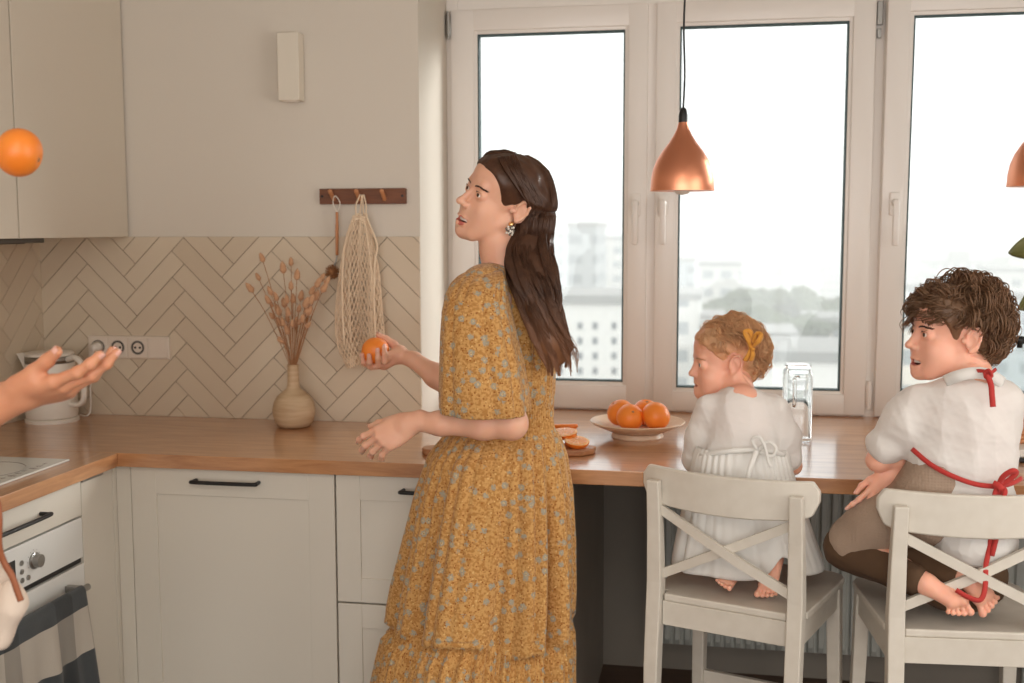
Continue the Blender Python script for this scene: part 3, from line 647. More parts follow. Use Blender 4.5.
def building(px0,px1,pyt,Y,dep,fa,label,zb=GZ):
    a=at(px0,pyt,Y);b_=at(px1,pyt,Y);z=(a[2]+b_[2])/2
    c=thing('building',((a[0]+b_[0])/2,Y+dep/2,GZ),label,'building','city buildings beyond the windows')
    obj('wall',G().box(a[0],b_[0],Y,Y+dep,GZ,z).md,FA[fa],c)
    w=b_[0]-a[0];g=G().box(a[0]-.2,b_[0]+.2,Y-.2,Y+dep+.2,z,z+.7)
    if w>12:g.box(a[0]+w*.3,a[0]+w*.3+5,Y+2,Y+7,z+.7,z+3.6)
    obj('roof',g.md,ROOF,c);return c
B=[(568,596,227,170,16,1,'tall grey slab block directly right of the woman\'s hair'),(594,640,240,240,20,0,'pale block behind the tall grey slab'),
(524,563,236,260,18,3,'pale tower seen between the woman\'s hair and the slab'),
(480,512,243,330,20,0,'faint block left of the woman\'s face'),
(676,694,262,210,18,3,'grey block at the left side of the middle window'),(699,741,266,190,16,0,'white block right of the grey block in the middle window'),(741,752,258,420,20,2,'far cream tower above the white block'),
(752,800,276,340,18,0,'low pale block above the left of the park trees'),(750,792,255,560,30,1,'grey hillside block on the skyline'),(795,852,258,480,26,0,'long white block at the right of the skyline in the middle window'),
(660,700,300,120,14,0,'white low block beside the girl\'s face'),(690,730,249,900,40,2,'faint far block on the skyline above the girl'),
(800,850,312,200,12,1,'low grey roofed block right of the park trees'),(720,850,362,70,10,0,'near long white roof behind the girl\'s head'),
(905,932,262,420,30,3,'pale blue block left in the right window'),(953,963,238,700,24,1,'slim faint tower above the boy\'s hair'),(985,992,238,800,20,3,'second faint slim tower above the boy'),(1008,1020,240,760,24,1,'faint tower by the leaf tip'),
(934,995,264,330,22,0,'white block right above the boy\'s curls'),(996,1026,272,230,16,0,'white block beyond the leaf at the right'),(900,928,290,150,14,0,'white block left of the boy\'s face'),(905,960,330,95,12,2,'cream low block beside the boy\'s nose'),(985,1030,300,140,14,3,'pale blue block right of the boy\'s hair'),
(702,724,322,112,8,0,'small white house low in the park left of the girl\'s hair'),(808,846,324,118,9,2,'small cream building low in the park right of the girl\'s hair'),(766,796,341,88,8,0,'near white shed roof directly above the glass carafe'),(1030,1120,255,300,20,2,'cream block past the right edge'),(860,905,250,600,30,0,'far block hidden partly by the window frame')]
for q in B: building(*q)
# the near white block with its rows of windows
a=at(470,303,95);b_=at(626,303,95)
c=thing('building',((a[0]+b_[0])/2,101,GZ),'nearest white apartment block with rows of dark windows low in the left window','building','city buildings beyond the windows')
obj('wall',G().box(a[0],b_[0],95,107,GZ,a[2]).md,mat('white_render',(232,230,226),.9),c);obj('roof',G().box(a[0]-.3,b_[0]+.3,94.7,107.3,a[2],a[2]+.8).md,ROOF,c)
DW=mat('far_window',(96,104,110),.3)
for py in(326,341,356,371,386,401):
    for px in(486,503,520,540,560,580,595,614):
        P=at(px,py,94.9);obj('window',G().box(P[0]-.22,P[0]+.22,94.93,95.03,P[2]-.3,P[2]+.3).md,DW,c)
# park trees
TREE=mat('tree_foliage',(84,96,66),.9,noise=(.5,(62,74,48),.6));BARK=mat('bark',(90,76,62),.9)
def tree(px,py,Y,w,h,label):
    P=at(px,py,Y);c=thing('tree',(P[0],Y,GZ),label,'tree','park trees in the middle window');r_=random.Random(int(px))
    V=[];F=[];g=G()
    for k in range(46):
        a=r_.uniform(0,2*PI);e=r_.uniform(-.9,1);q=.80*math.sqrt(1-e*e*.8);x,y,z=P[0]+w*.5*q*math.cos(a),Y+w*.5*q*math.sin(a),P[2]-h*.5+h*.4*e;rr=w*r_.uniform(.08,.15)
        n,m_=8,5
        VV=[(x+rr*math.sin(PI*j/m_)*math.cos(2*PI*i/n)*r_.uniform(.8,1.2),y+rr*math.sin(PI*j/m_)*math.sin(2*PI*i/n)*r_.uniform(.8,1.2),z+rr*.8*math.cos(PI*j/m_)*r_.uniform(.85,1.1)) for j in range(m_+1) for i in range(n)]
        g.add(VV,[(j*n+i,(j+1)*n+i,(j+1)*n+(i+1)%n,j*n+(i+1)%n) for j in range(m_) for i in range(n)])
    obj('foliage',g.md,TREE,c);obj('trunk',G().tube([(P[0],Y,GZ),(P[0],Y,P[2]-h*.6)],[w*.03,w*.02],8).md,BARK,c)
T=[(706,301,150,12,12),(722,295,160,12,13),(738,297,150,12,12),(752,289,155,14,14),(768,286,150,15,15),(784,284,150,16,16),(800,287,155,15,15),(816,291,150,14,14),(832,294,158,13,13),(846,299,165,12,12),(760,307,120,12,12),(780,306,118,12,12),(800,309,120,12,12),(745,316,115,10,10),(716,311,125,10,10),(822,316,120,9,9),(757,264,420,14,10),(772,261,425,15,11),(788,260,430,14,11),(803,263,430,12,9),(910,268,380,24,14),(925,270,385,24,14),(1000,262,400,30,14),(975,257,560,36,16),(905,312,110,9,9)]
for i,(px,py,Y,w,h) in enumerate(T): tree(px,py,Y,w,h,['round green park tree beyond the middle window, among its like','green tree far off between the pale city blocks'][px>900 or Y>400])
# haze over the city
hz=bpy.data.materials.new('haze');hz.use_nodes=True;N=hz.node_tree.nodes;L=hz.node_tree.links;N.remove(N['Principled BSDF'])
v=N.new('ShaderNodeVolumeScatter');v.inputs['Density'].default_value=HAZE;v.inputs['Color'].default_value=(1,1,1,1);v.inputs['Anisotropy'].default_value=.2;L.new(v.outputs[0],N['Material Output'].inputs['Volume'])
if HAZE>0: tag(obj('haze',G().box(-900,900,20,1500,GZ+.5,26).md,hz,None,loc=(0,20,GZ)),'pale morning haze lying over the city beyond the windows','haze',kind='stuff')
# ---------------------------------------------------------------- light
w=bpy.data.worlds.new('sky');SC.world=w;w.use_nodes=True;N=w.node_tree.nodes;L=w.node_tree.links;bg=N['Background']
tc=N.new('ShaderNodeTexCoord');sp=N.new('ShaderNodeSeparateXYZ');L.new(tc.outputs['Generated'],sp.inputs[0]);cr=N.new('ShaderNodeValToRGB');e=cr.color_ramp.elements
e[0].position=.0;e[0].color=(.95,.955,.96,1);e[1].position=.6;e[1].color=(1,.985,.96,1);L.new(sp.outputs[2],cr.inputs[0]);L.new(cr.outputs[0],bg.inputs['Color']);bg.inputs['Strength'].default_value=SKY
sl=bpy.data.lights.new('sun','SUN');sl.energy=SUNP;sl.angle=math.radians(25);sl.color=(1,.97,.94);so=bpy.data.objects.new('sun',sl);COL.objects.link(so)
so.rotation_euler=Vector((-.74,-.52,-.24)).to_track_quat('-Z','Y').to_euler();so.location=(6,6,5)
def area(name,loc,rot,sx,sy,e,col):
    l=bpy.data.lights.new(name,'AREA');l.shape='RECTANGLE';l.size=sx;l.size_y=sy;l.energy=e;l.color=col;o=bpy.data.objects.new(name,l);COL.objects.link(o);o.location=loc;o.rotation_euler=rot;return o
area('rear_fill',(2.2,YB+.02,1.42),(PI/2,0,0),3.3,1.75,FILL,(1,.965,.92))  # added fill light behind the camera, brightens the whole room
area('side_fill',(XW-.02,-2.3,1.5),(PI/2,0,PI/2),2.2,1.7,SIDE,(1,.965,.92))  # added fill on the solid right wall, no window there; lifts the right half
area('ceiling_fill',(2.2,-3.6,CZ-.05),(0,0,0),1.0,1.0,CEILFILL,(1,.9,.78))  # added warm fill under the ceiling behind the camera, no fitting modelled
s=SC.view_settings;s.view_transform='Standard';s.look='None';s.gamma=1;s.use_curve_mapping=False;s.exposure=EXPO
SC.cycles.use_denoising=True;SC.cycles.max_bounces=10;SC.cycles.diffuse_bounces=6;SC.cycles.transparent_max_bounces=12;SC.cycles.volume_bounces=1;SC.cycles.sample_clamp_indirect=8;SC.cycles.caustics_refractive=False;SC.cycles.caustics_reflective=False
# ================================================================ people: implicit-surface modeller
def nrm(v): v=np.asarray(v,float);return v/np.linalg.norm(v)
class Field:
    """signed distance sampled on a rectilinear grid; smooth unions; surface nets"""
    def __init__(s,lo,hi,h,fine=()):
        s.ax=[]
        for k in range(3):
            pts=[lo[k]];
            while pts[-1]<hi[k]:
                c=pts[-1];hh=h
                for (f0,f1,fh) in fine:
                    if f0[k]-h<=c<=f1[k]: hh=min(hh,fh)
                pts.append(c+hh)
            s.ax.append(np.array(pts,dtype=np.float32))
        s.F=np.full([len(a) for a in s.ax],.05,dtype=np.float32)
    def win(s,lo,hi,pad):
        w=[];
        for k in range(3):
            a=np.searchsorted(s.ax[k],lo[k]-pad);b=np.searchsorted(s.ax[k],hi[k]+pad);w.append(slice(max(a-1,0),min(b+1,len(s.ax[k]))))
        return tuple(w)
    def put(s,fn,lo,hi,k=.01,mode='+'):
        lo=np.asarray(lo,float);hi=np.asarray(hi,float);w=s.win(lo,hi,k+.02)
        X,Y,Z=s.ax[0][w[0]][:,None,None],s.ax[1][w[1]][None,:,None],s.ax[2][w[2]][None,None,:]
        if 0 in(X.size,Y.size,Z.size):return s
        d=fn(X,Y,Z).astype(np.float32);f=s.F[w]
        if mode=='+':
            h=np.maximum(k-np.abs(f-d),0)/k;s.F[w]=np.minimum(f,d)-h*h*k*.25
        else:
            d=-d;h=np.maximum(k-np.abs(f-d),0)/k;s.F[w]=np.maximum(f,d)+h*h*k*.25
        return s
    def cone(s,a,b,ra,rb=None,k=.01,mode='+'):
        a=np.asarray(a,float);b=np.asarray(b,float);rb=ra if rb is None else rb;ba=b-a;L2=ba@ba+1e-12;r=max(ra,rb)
        def fn(X,Y,Z):
            x,y,z=X-a[0],Y-a[1],Z-a[2];t=np.clip((x*ba[0]+y*ba[1]+z*ba[2])/L2,0,1)
            return np.sqrt((x-t*ba[0])**2+(y-t*ba[1])**2+(z-t*ba[2])**2)-(ra+(rb-ra)*t)
        return s.put(fn,np.minimum(a,b)-r,np.maximum(a,b)+r,k,mode)
    def chain(s,pts,rs,k=.01,mode='+'):
        for i in range(len(pts)-1): s.cone(pts[i],pts[i+1],rs[i],rs[i+1],k,mode)
        return s
    def ell(s,c,r,R=None,k=.01,mode='+'):
        c=np.asarray(c,float);r=np.asarray(r,float);R=np.eye(3) if R is None else R;m=r.max()
        def fn(X,Y,Z):
            x,y,z=X-c[0],Y-c[1],Z-c[2]
            u=[(x*R[0][i]+y*R[1][i]+z*R[2][i]) for i in range(3)]
            k0=np.sqrt((u[0]/r[0])**2+(u[1]/r[1])**2+(u[2]/r[2])**2)+1e-9;k1=np.sqrt((u[0]/r[0]**2)**2+(u[1]/r[1]**2)**2+(u[2]/r[2]**2)**2)+1e-9
            return k0*(k0-1)/k1
        ext=np.sqrt(((R*r)**2).sum(axis=1))
        return s.put(fn,c-ext,c+ext,k,mode)
    def mesh(s):
        F=s.F;I=F<0;nx,ny,nz=F.shape
        c=[I[i:nx-1+i,j:ny-1+j,k:nz-1+k] for i in(0,1) for j in(0,1) for k in(0,1)]
        cnt=sum(q.astype(np.int8) for q in c);act=(cnt>0)&(cnt<8);ci=np.argwhere(act);del c,cnt
        idx=np.full(act.shape,-1,np.int32);idx[act]=np.arange(len(ci));acc=np.zeros((len(ci),3));n=np.zeros(len(ci))
        cr=[(i,j,k) for i in(0,1) for j in(0,1) for k in(0,1)]
        for a in cr:
            for ax in range(3):
                if a[ax]==0:
                    b=list(a);b[ax]=1
                    fa=F[ci[:,0]+a[0],ci[:,1]+a[1],ci[:,2]+a[2]];fb=F[ci[:,0]+b[0],ci[:,1]+b[1],ci[:,2]+b[2]];m=(fa<0)!=(fb<0)
                    t=np.where(m,fa/(fa-fb+1e-12),0);p=np.tile(np.array(a,float),(len(ci),1));p[:,ax]=t;acc[m]+=p[m];n[m]+=1
        loc=acc/n[:,None];V=np.zeros_like(loc)
        for k in range(3):
            A=s.ax[k];V[:,k]=A[ci[:,k]]+loc[:,k]*(A[np.minimum(ci[:,k]+1,len(A)-1)]-A[ci[:,k]])
        Q=[]
        for ax in range(3):
            u,v=(ax+1)%3,(ax+2)%3;sl0=[slice(None)]*3;sl1=[slice(None)]*3;sl0[ax]=slice(0,-1);sl1[ax]=slice(1,None)
            sg=I[tuple(sl0)]!=I[tuple(sl1)];e=np.argwhere(sg);e=e[(e[:,u]>0)&(e[:,v]>0)&(e[:,u]<F.shape[u]-1)&(e[:,v]<F.shape[v]-1)]
            ins=I[e[:,0],e[:,1],e[:,2]]
            def cell(du,dv): q=e.copy();q[:,u]-=du;q[:,v]-=dv;return idx[q[:,0],q[:,1],q[:,2]]
            q=np.stack([cell(1,1),cell(0,1),cell(0,0),cell(1,0)],1);q[~ins]=q[~ins][:,::-1];Q.append(q)
        Q=np.concatenate(Q);Q=Q[(Q>=0).all(1)]
        return V,Q
def relax(V,Q,n=2,a=.5):
    for _ in range(n):
        S=np.zeros_like(V);C=np.zeros(len(V))
        for i in range(4):
            j=(i+1)%4;np.add.at(S,Q[:,i],V[Q[:,j]]);np.add.at(S,Q[:,j],V[Q[:,i]]);np.add.at(C,Q[:,i],1);np.add.at(C,Q[:,j],1)
        V=V*(1-a)+a*S/np.maximum(C,1)[:,None]
    return V
class Frame:
    def __init__(s,o,f,u,sc=1.):
        s.o=np.asarray(o,float);s.f=nrm(f);l=np.cross(u,s.f);s.l=nrm(l);s.u=np.cross(s.f,s.l);s.s=sc;s.R=np.stack([s.f,s.l,s.u],1)
    def __call__(s,f,l,u): return s.o+s.s*(s.f*f+s.l*l+s.u*u)
    def inv(s,V): return ((np.asarray(V)-s.o)@s.R)/s.s
def rotv(v,ax,a):
    v=np.asarray(v,float);ax=nrm(ax);return v*math.cos(a)+np.cross(ax,v)*math.sin(a)+ax*(ax@v)*(1-math.cos(a))
def face_params(ch):
    """ch 0 adult .. 1 toddler"""
    def m(a,b): return a+(b-a)*ch
    return m
def build_head(fd,H,ch=0.,smile=1.,neck=None,neck_r=(.052,.05)):
    s=H.s;R=H.R;m=face_params(ch)
    def E(c,r,k=.012,mode='+',rot=None): fd.ell(H(*c),np.array(r)*s,R if rot is None else R@rot,k*s,mode)
    def C(a,b,ra,rb,k=.010,mode='+'): fd.cone(H(*a),H(*b),ra*s,rb*s,k*s,mode)
    E((-.012,0,.030),(.092,.072,.083))
    E((m(.028,.030),0,m(.045,.048)),(.058,.061,m(.053,.060)),.02)
    E((.034,0,-.030),(.050,m(.054,.058),m(.074,.062)),.02)
    for q in(1,-1):
        C((-.004,q*.056,-.042),(.058,q*.024,m(-.094,-.080)),.015,.0165,.022)
        C((.058,q*.024,m(-.094,-.080)),(m(.069,.074),0,m(-.098,-.084)),.0165,.0155,.018)
        E((.052,q*.037,m(-.034,-.038)),(m(.026,.030),m(.021,.026),m(.022,.026)),.018)
    E((.060,0,-.052),(.032,.033,.036),.016)
    for q in(1,-1):E((.040,q*.036,-.062),(.032,.022,.032),.02)
    E((m(.070,.074),0,m(-.099,-.085)),(.013,.016,.013),.012)
    C((.072,-.030,.020),(.072,.030,.020),.0125,.0125,.014)
    # eye sockets
    for q in(1,-1): E((.094,q*.031,.000),(.013,.019,.013),.012,'-')
    # nose
    nt=m(.1055,.098);nu=m(-.031,-.028)
    C((.080,0,.010),(nt-.005,0,nu+.007),m(.0065,.008),m(.0075,.009),.012)
    E((nt,0,nu),(.010,.0095,.0085),.008)
    for q in(1,-1):
        E((nt-.012,q*.0115,nu-.004),(.011,.0068,.0072),.005);E((nt-.006,q*.006,nu-.0125),(.004,.0028,.003),.003,'-')
    # eyelids and eyeball hollow
    for q in(1,-1):
        E((.0715,q*.031,0),(.0150,.0160,.0142),.005)
        E((.089,q*.0315,-.0008),(.012,.0138,.0050+.0022*ch),.003,'-')
    # mouth
    mu=m(-.070,-.062);w=m(.025,.018)*(1+.15*smile);cu=.0105*smile;fc=.073-.006*min(smile,1);mf=m(.0,-.006)
    up=[(fc+mf,w,mu+cu),(.087+mf,w*.5,mu+.0035),(.0925+mf,0,mu+.003),(.087+mf,-w*.5,mu+.0035),(fc+mf,-w,mu+cu)]
    op=.0050*smile+.0005
    lo=[(fc+mf,w,mu+cu),(.084+mf,w*.52,mu-op-.005),(.0895+mf,0,mu-op-.0085),(.084+mf,-w*.52,mu-op-.005),(fc+mf,-w,mu+cu)]
    fd.chain([H(*p) for p in up],[.0028*s,.0042*s,.0050*s,.0042*s,.0028*s],.006*s)
    fd.chain([H(*p) for p in lo],[.0028*s,.0050*s,.0062*s,.0050*s,.0028*s],.006*s)
    if smile>.1: E((.090+mf,0,mu-op*.55+.001),(.024,w*.92,.0030+op*.60),.002,'-',Matrixless(0))
    # ears
    for q in(1,-1):
        er=np.array([[math.cos(.32),q*math.sin(.32),0],[-q*math.sin(.32),math.cos(.32),0],[0,0,1]])
        e2=np.array([[math.cos(.2),0,-math.sin(.2)],[0,1,0],[math.sin(.2),0,math.cos(.2)]])
        es=m(1.,1.16);oa=.42;eo=H(m(-.018,-.010),q*.0785,-.004);ef=H.f*math.cos(oa)-q*H.l*math.sin(oa);el_=q*H.l*math.cos(oa)+H.f*math.sin(oa);eu=H.u*.98-ef*.16;eu=nrm(eu-el_*(el_@eu));RE=np.stack([ef,el_,eu],1)
        EP=lambda a,b,c:eo+s*es*(ef*a+el_*b+eu*c)
        fd.ell(EP(0,-.001,0),np.array([.0175,.0045,.029])*s*es,RE,.004*s)
        fd.ell(EP(.003,.0065,-.001),np.array([.0105,.0062,.0175])*s*es,RE,.002*s,'-')
        hp=[(.012,.002,-.004),(.013,.003,.012),(.006,.004,.025),(-.006,.0045,.0265),(-.0145,.004,.016),(-.0155,.003,.0),(-.010,.002,-.015),(-.001,.001,-.026)]
        fd.chain([EP(*p) for p in hp],[.0028*s,.0030*s,.0032*s,.0034*s,.0034*s,.0032*s,.0034*s,.0055*s],.003*s)
        E((.002,q*.070,-.008),(.006,.006,.007),.004)
    if neck is not None:
        fd.chain([H(-.030,0,-.045)]+neck,[.050*s*(1-.1*ch)]+list(neck_r),.025)
    return dict(up=up,lo=lo,w=w,mu=mu,mf=mf,op=op,H=H,ch=ch)
def Matrixless(a): return None
def seg_dist(P,a,b):
    a=np.asarray(a);b=np.asarray(b);ba=b-a;t=np.clip(((P-a)@ba)/(ba@ba),0,1);return np.linalg.norm(P-a-t[:,None]*ba,axis=1)
def face_parts(parent,I,eye_mat,brow_mat,hair_lash,teeth=True,gaze=(1,0,0),V=None):
    H=I['H'];s=H.s;ch=I['ch'];PL=H.inv(V);PL=PL[(PL[:,0]>.03)&(np.abs(PL[:,1])<.06)&(np.abs(PL[:,2])<.06)]
    def surf(l,u):
        d=(PL[:,1]-l)**2+(PL[:,2]-u)**2;return PL[np.argsort(d)[:4],0].max()
    for q in(1,-1):
        c=H(.0715,q*.031,0);gz=nrm(H.R@nrm(gaze));n=24;V=[];F=[]
        g=G();r=.0125*s
        for k,(a0,a1,mi) in enumerate(((0,.22,2),(.22,.50+.05*ch,1),(.50+.05*ch,PI,0))):
            st=5 if k<2 else 12;prof=[(max(r*math.sin(a0+(a1-a0)*i/st),1e-7),r*math.cos(a0+(a1-a0)*i/st)) for i in range(st+1)];g.lathe(prof,tuple(c),24,mi,ax=tuple(gz))
        obj('eye',g.md,[EYEWHITE,eye_mat,PUPIL],parent,smooth=True)
        # lashes: short hairs fanning from the upper lid edge
        g=G()
        for i in range(15):
            t=i/14;l=q*(.0215+.021*t);zz=.0048*math.sin(PI*t)**.6+.0005;b=(.0835-.006*abs(t-.45)*2-.003*t,l,zz)
            e=(b[0]+.0065,l+q*(t-.4)*.006,zz+.0035);g.tube([H(*b),H((b[0]+e[0])/2,(b[1]+e[1])/2,zz+.001),H(*e)],[.0006*s,.0004*s,.00015*s],4)
        g.tube([H(.0835-.006*abs(i/10-.45)*2-.003*i/10,q*(.0205+.022*i/10),.0045*math.sin(PI*i/10)**.6) for i in range(11)],.0007*s,5)
        obj('eyelashes',g.md,hair_lash,parent)
        g=G();r_=random.Random(3)
        for i in range(90):
            t=i/89;l=.012+.034*t;z=.0165+.0034*math.sin(PI*min(t*.95,1))-.0012*t+r_.uniform(-.0012,.0012);f=surf(q*l,z);f2=surf(q*(l+.004),z+.0012)
            g.tube([H(f-.0008,q*l,z-.001),H(max(f,f2)*.4+f2*.6+.0008,q*(l+.005),z+.0014)],[.0009*s,.0003*s],4)
        obj('eyebrow',g.md,brow_mat,parent)
    if teeth:
        mf,mu,op,w=I['mf'],I['mu'],I['op'],I['w'];n=12;V=[];
        for i in range(n+1):
            a=-1+2*i/n;f=.0865+mf-.014*a*a;V+=[H(f,a*w*.86,mu+.005+.004*a*a),H(f+.0006,a*w*.86,mu-.0042*(1-.3*a*a)+.003*a*a),H(f-.003,a*w*.86,mu-.004)]
        obj('teeth',(V,[(i*3+k,i*3+k+1,i*3+4+k,i*3+3+k) for i in range(n) for k in range(2)]),TEETH,parent,smooth=True)
def skin_mats(V,Q,I,extra=None):
    """0 skin, 1 lips, 2 inner mouth"""
    H=I['H'];C=V[Q].mean(1);P=H.inv(C);m=np.zeros(len(Q),np.int32);near=np.linalg.norm(P-np.array([.085,0,I['mu']]),axis=1)<.05
    idn=np.where(near)[0];Pn=P[idn];d=np.full(len(idn),9.)
    for ch_,rr in((I['up'],[.0030,.0046,.0052,.0046,.0030]),(I['lo'],[.0030,.0054,.0064,.0054,.0030])):
        for i in range(4):
            r=(rr[i]+rr[i+1])/2;d=np.minimum(d,seg_dist(Pn,ch_[i],ch_[i+1])/r)
    sel=(d<1.12)&(Pn[:,0]>.072);m[idn[sel]]=1
    inn=(Pn[:,0]<.082+I['mf'])&(Pn[:,0]>.04)&(np.abs(Pn[:,1])<I['w']*.9)&(np.abs(Pn[:,2]-I['mu']+.002)<.008)&(d>1.0)&(near[idn])
    inn&=(Pn[:,0]>.062)&(np.abs(Pn[:,1])<I['w']*.75)
    m[idn[inn]]=2
    return m
def build_hand(fd,wr,d,n,side,sc=1.,bends=((.5,.6,.4),)*4,spread=(.12,.02,-.06,-.16),thumb=(.9,.35,.5),tb=(.25,.3),nails=None,fat=1.,k=.006,base_bend=None,arm_r=.024):
    """wrist point, distal dir, palm normal (out of the palm), side=+1 if the thumb lies on cross(d,n) side"""
    d=nrm(d);n=nrm(np.asarray(n,float)-d*(np.asarray(n,float)@d));w=np.cross(d,n)*side
    P=lambda a,b,c: wr+sc*(d*a+w*b+n*c)
    kn=[(.086,.027,.0),(.090,.008,-.002),(.085,-.011,-.001),(.076,-.028,.003)]
    L=[(.043,.026,.021),(.047,.029,.022),(.043,.027,.022),(.034,.020,.019)];rr=[(.0092,.0083,.0076,.0064),(.0094,.0084,.0077,.0065),(.0090,.0080,.0073,.0062),(.0082,.0072,.0066,.0056)]
    for (a,b,c) in kn: fd.cone(P(.0,b*.55,.0),P(a-.004,b,c),.0125*sc*fat,.0112*sc*fat,.012*sc)
    fd.ell(P(.045,.0,.003),np.array([.045,.034,.0145])*sc,np.stack([d,w,n],1),.012*sc)
    fd.cone(P(.012,.018,.007),P(.052,.030,.010),.0145*sc,.0125*sc,.012*sc)   # thenar
    fd.cone(P(.012,-.020,.006),P(.060,-.026,.006),.0130*sc,.0105*sc,.012*sc)
    fd.cone(P(-.03,0,0),P(.012,0,0),arm_r,.0225*sc,.015*sc)
    tips=[]
    for i in range(4):
        a=math.radians(0);dir_=nrm(d*math.cos(spread[i])+w*math.sin(spread[i]));ax=np.cross(dir_,n);p=P(*kn[i]);ang=0;b=bends[i] if len(bends)==4 else bends[0]
        for j in range(3):
            ang+=b[j];v=dir_*math.cos(ang)+n*math.sin(ang);q=p+v*L[i][j]*sc
            fd.cone(p,q,rr[i][j]*sc*fat,rr[i][j+1]*sc*fat,k*sc*.7 if j else k*sc)
            if j<2: fd.ell(q,np.array([1,1,1])*rr[i][j+1]*1.07*sc*fat,None,.004*sc)
            p=q
        tips.append((p,v,-(-dir_*math.sin(ang)+n*math.cos(ang)),rr[i][3]*sc*fat))
    # thumb: leaves the side of the palm near its base
    a0,lift,_=thumb;v=nrm(d*math.cos(a0)+w*math.sin(a0)+n*lift);p0=P(.018,.020,.008);p1=p0+v*.040*sc;fd.cone(p0,p1,.0150*sc*fat,.0118*sc*fat,.012*sc)
    ax=nrm(np.cross(v,nrm(d+n*.3)));v=nrm(rotv(v,ax,tb[0]));p2=p1+v*.032*sc;fd.cone(p1,p2,.0118*sc*fat,.0100*sc*fat,.006*sc);v=nrm(rotv(v,ax,tb[1]));p3=p2+v*.026*sc;fd.cone(p2,p3,.0102*sc*fat,.0080*sc*fat,.006*sc)
    nn=np.cross(v,ax);nn=nn*(1 if nn@(-n)>0 else -1);tips.append((p3,v,nn,.008*sc*fat))
    return tips
def nails_mesh(tips,parent):
    for (p,v,o,r) in tips:
        v=nrm(v);o=nrm(o-v*(o@v));s_=np.cross(v,o);V=[];n=5
        for i in range(n):
            t=-1+2*i/(n-1)
            for j in range(5):
                u=-1+2*j/4;w_=.78*r*(1-.25*max(t,0)**2);V.append(p+v*(t*r*.85+r*.25)+s_*u*w_+o*(r*math.sqrt(max(0,1-(u*.78)**2))*(1-.10*max(t,0)**2*1.5)*.985+.0002))
        obj('fingernail',(V,[(i*5+j,i*5+j+1,i*5+6+j,i*5+5+j) for i in range(n-1) for j in range(4)]),NAIL,parent,smooth=True)
def skin(name,col,c2):
    m=mat(name,col,.48,spec=.4,sss=.25,noise=(25,c2,.9,5),bump=(220,.12,.0006));return m
SKIN=skin('woman_skin',(230,180,154),(220,164,136));SKINK=skin('child_skin',(238,184,160),(230,164,138));SKINM=skin('tanned_skin',(222,160,126),(208,142,108))
LIPS=mat('lips',(196,104,92),.4,sss=.15);MOUTH=mat('inner_mouth',(96,34,32),.6);TEETH=mat('teeth',(244,238,228),.3);EYEWHITE=mat('eye_white',(236,228,222),.2);PUPIL=mat('pupil',(12,10,10),.1);NAIL=mat('fingernail',(232,180,164),.3)
IRISB=mat('brown_iris',(84,54,34),.15);IRISG=mat('grey_iris',(98,112,120),.15)
def hairmat(name,c,c2,r=.38,tr=.25,tips=None,z0=1.38,z1=1.12):
    m=mat(name,c,r,spec=.45,noise=(60,c2,.8));N,L,b=nodes(m);o=N['Material Output'];t=N.new('ShaderNodeBsdfTranslucent');src=b.inputs['Base Color'].links[0].from_socket
    
    if tips:
        tc=N.new('ShaderNodeTexCoord');sp=N.new('ShaderNodeSeparateXYZ');mr=N.new('ShaderNodeMapRange');mx=N.new('ShaderNodeMix');mx.data_type='RGBA';L.new(tc.outputs['Object'],sp.inputs[0]);L.new(sp.outputs[2],mr.inputs[0]);mr.inputs[1].default_value=z0;mr.inputs[2].default_value=z1;L.new(mr.outputs[0],mx.inputs[0]);L.new(src,mx.inputs[6]);mx.inputs[7].default_value=lin(tips);L.new(mx.outputs[2],b.inputs['Base Color']);src=mx.outputs[2]
    hs=N.new('ShaderNodeHueSaturation');hs.inputs['Value'].default_value=1.6;L.new(src,hs.inputs['Color']);L.new(hs.outputs[0],t.inputs[0]);mx=N.new('ShaderNodeMixShader');mx.inputs[0].default_value=tr;L.new(b.outputs[0],mx.inputs[1]);L.new(t.outputs[0],mx.inputs[2]);L.new(mx.outputs[0],o.inputs[0]);return m
HAIRW=hairmat('brown_hair',(70,46,35),(106,72,52),r=.33,tr=.32,tips=(182,126,88));HAIRG=hairmat('blond_hair',(202,164,122),(234,204,164),tr=.42);HAIRB=hairmat('dark_curly_hair',(116,86,64),(164,128,98),tr=.4)
BROW=mat('eyebrow_brown',(70,46,34),.6);BROWL=mat('eyebrow_fair',(196,152,120),.6);LASH=mat('lash_dark',(36,26,22),.6)
def strands(paths,r,n=3,taper=.25):
    """paths (S,K,3) -> one mesh of thin tubes"""
    P=np.asarray(paths,float);S,K,_=P.shape;T=np.gradient(P,axis=1);T/=np.linalg.norm(T,axis=2,keepdims=True)+1e-12
    ref=np.array([.31,.52,.79]);u=np.cross(T,ref);u/=np.linalg.norm(u,axis=2,keepdims=True)+1e-12;w=np.cross(T,u)
    rr=(r if np.ndim(r) else np.full(S,r))[:,None]*np.interp(np.linspace(0,1,K),[0,.08,.7,1],[.7,1,1,taper])[None]
    a=np.arange(n)*2*PI/n;V=P[:,:,None,:]+rr[:,:,None,None]*(u[:,:,None,:]*np.cos(a)[None,None,:,None]+w[:,:,None,:]*np.sin(a)[None,None,:,None])
    i=np.arange(S)[:,None,None]*K*n;k=np.arange(K-1)[None,:,None]*n;j=np.arange(n)[None,None,:];j2=(j+1)%n
    Q=np.stack([i+k+j,i+k+j2,i+k+n+j2,i+k+n+j],-1).reshape(-1,4)
    return V.reshape(-1,3),Q.astype(np.int32)
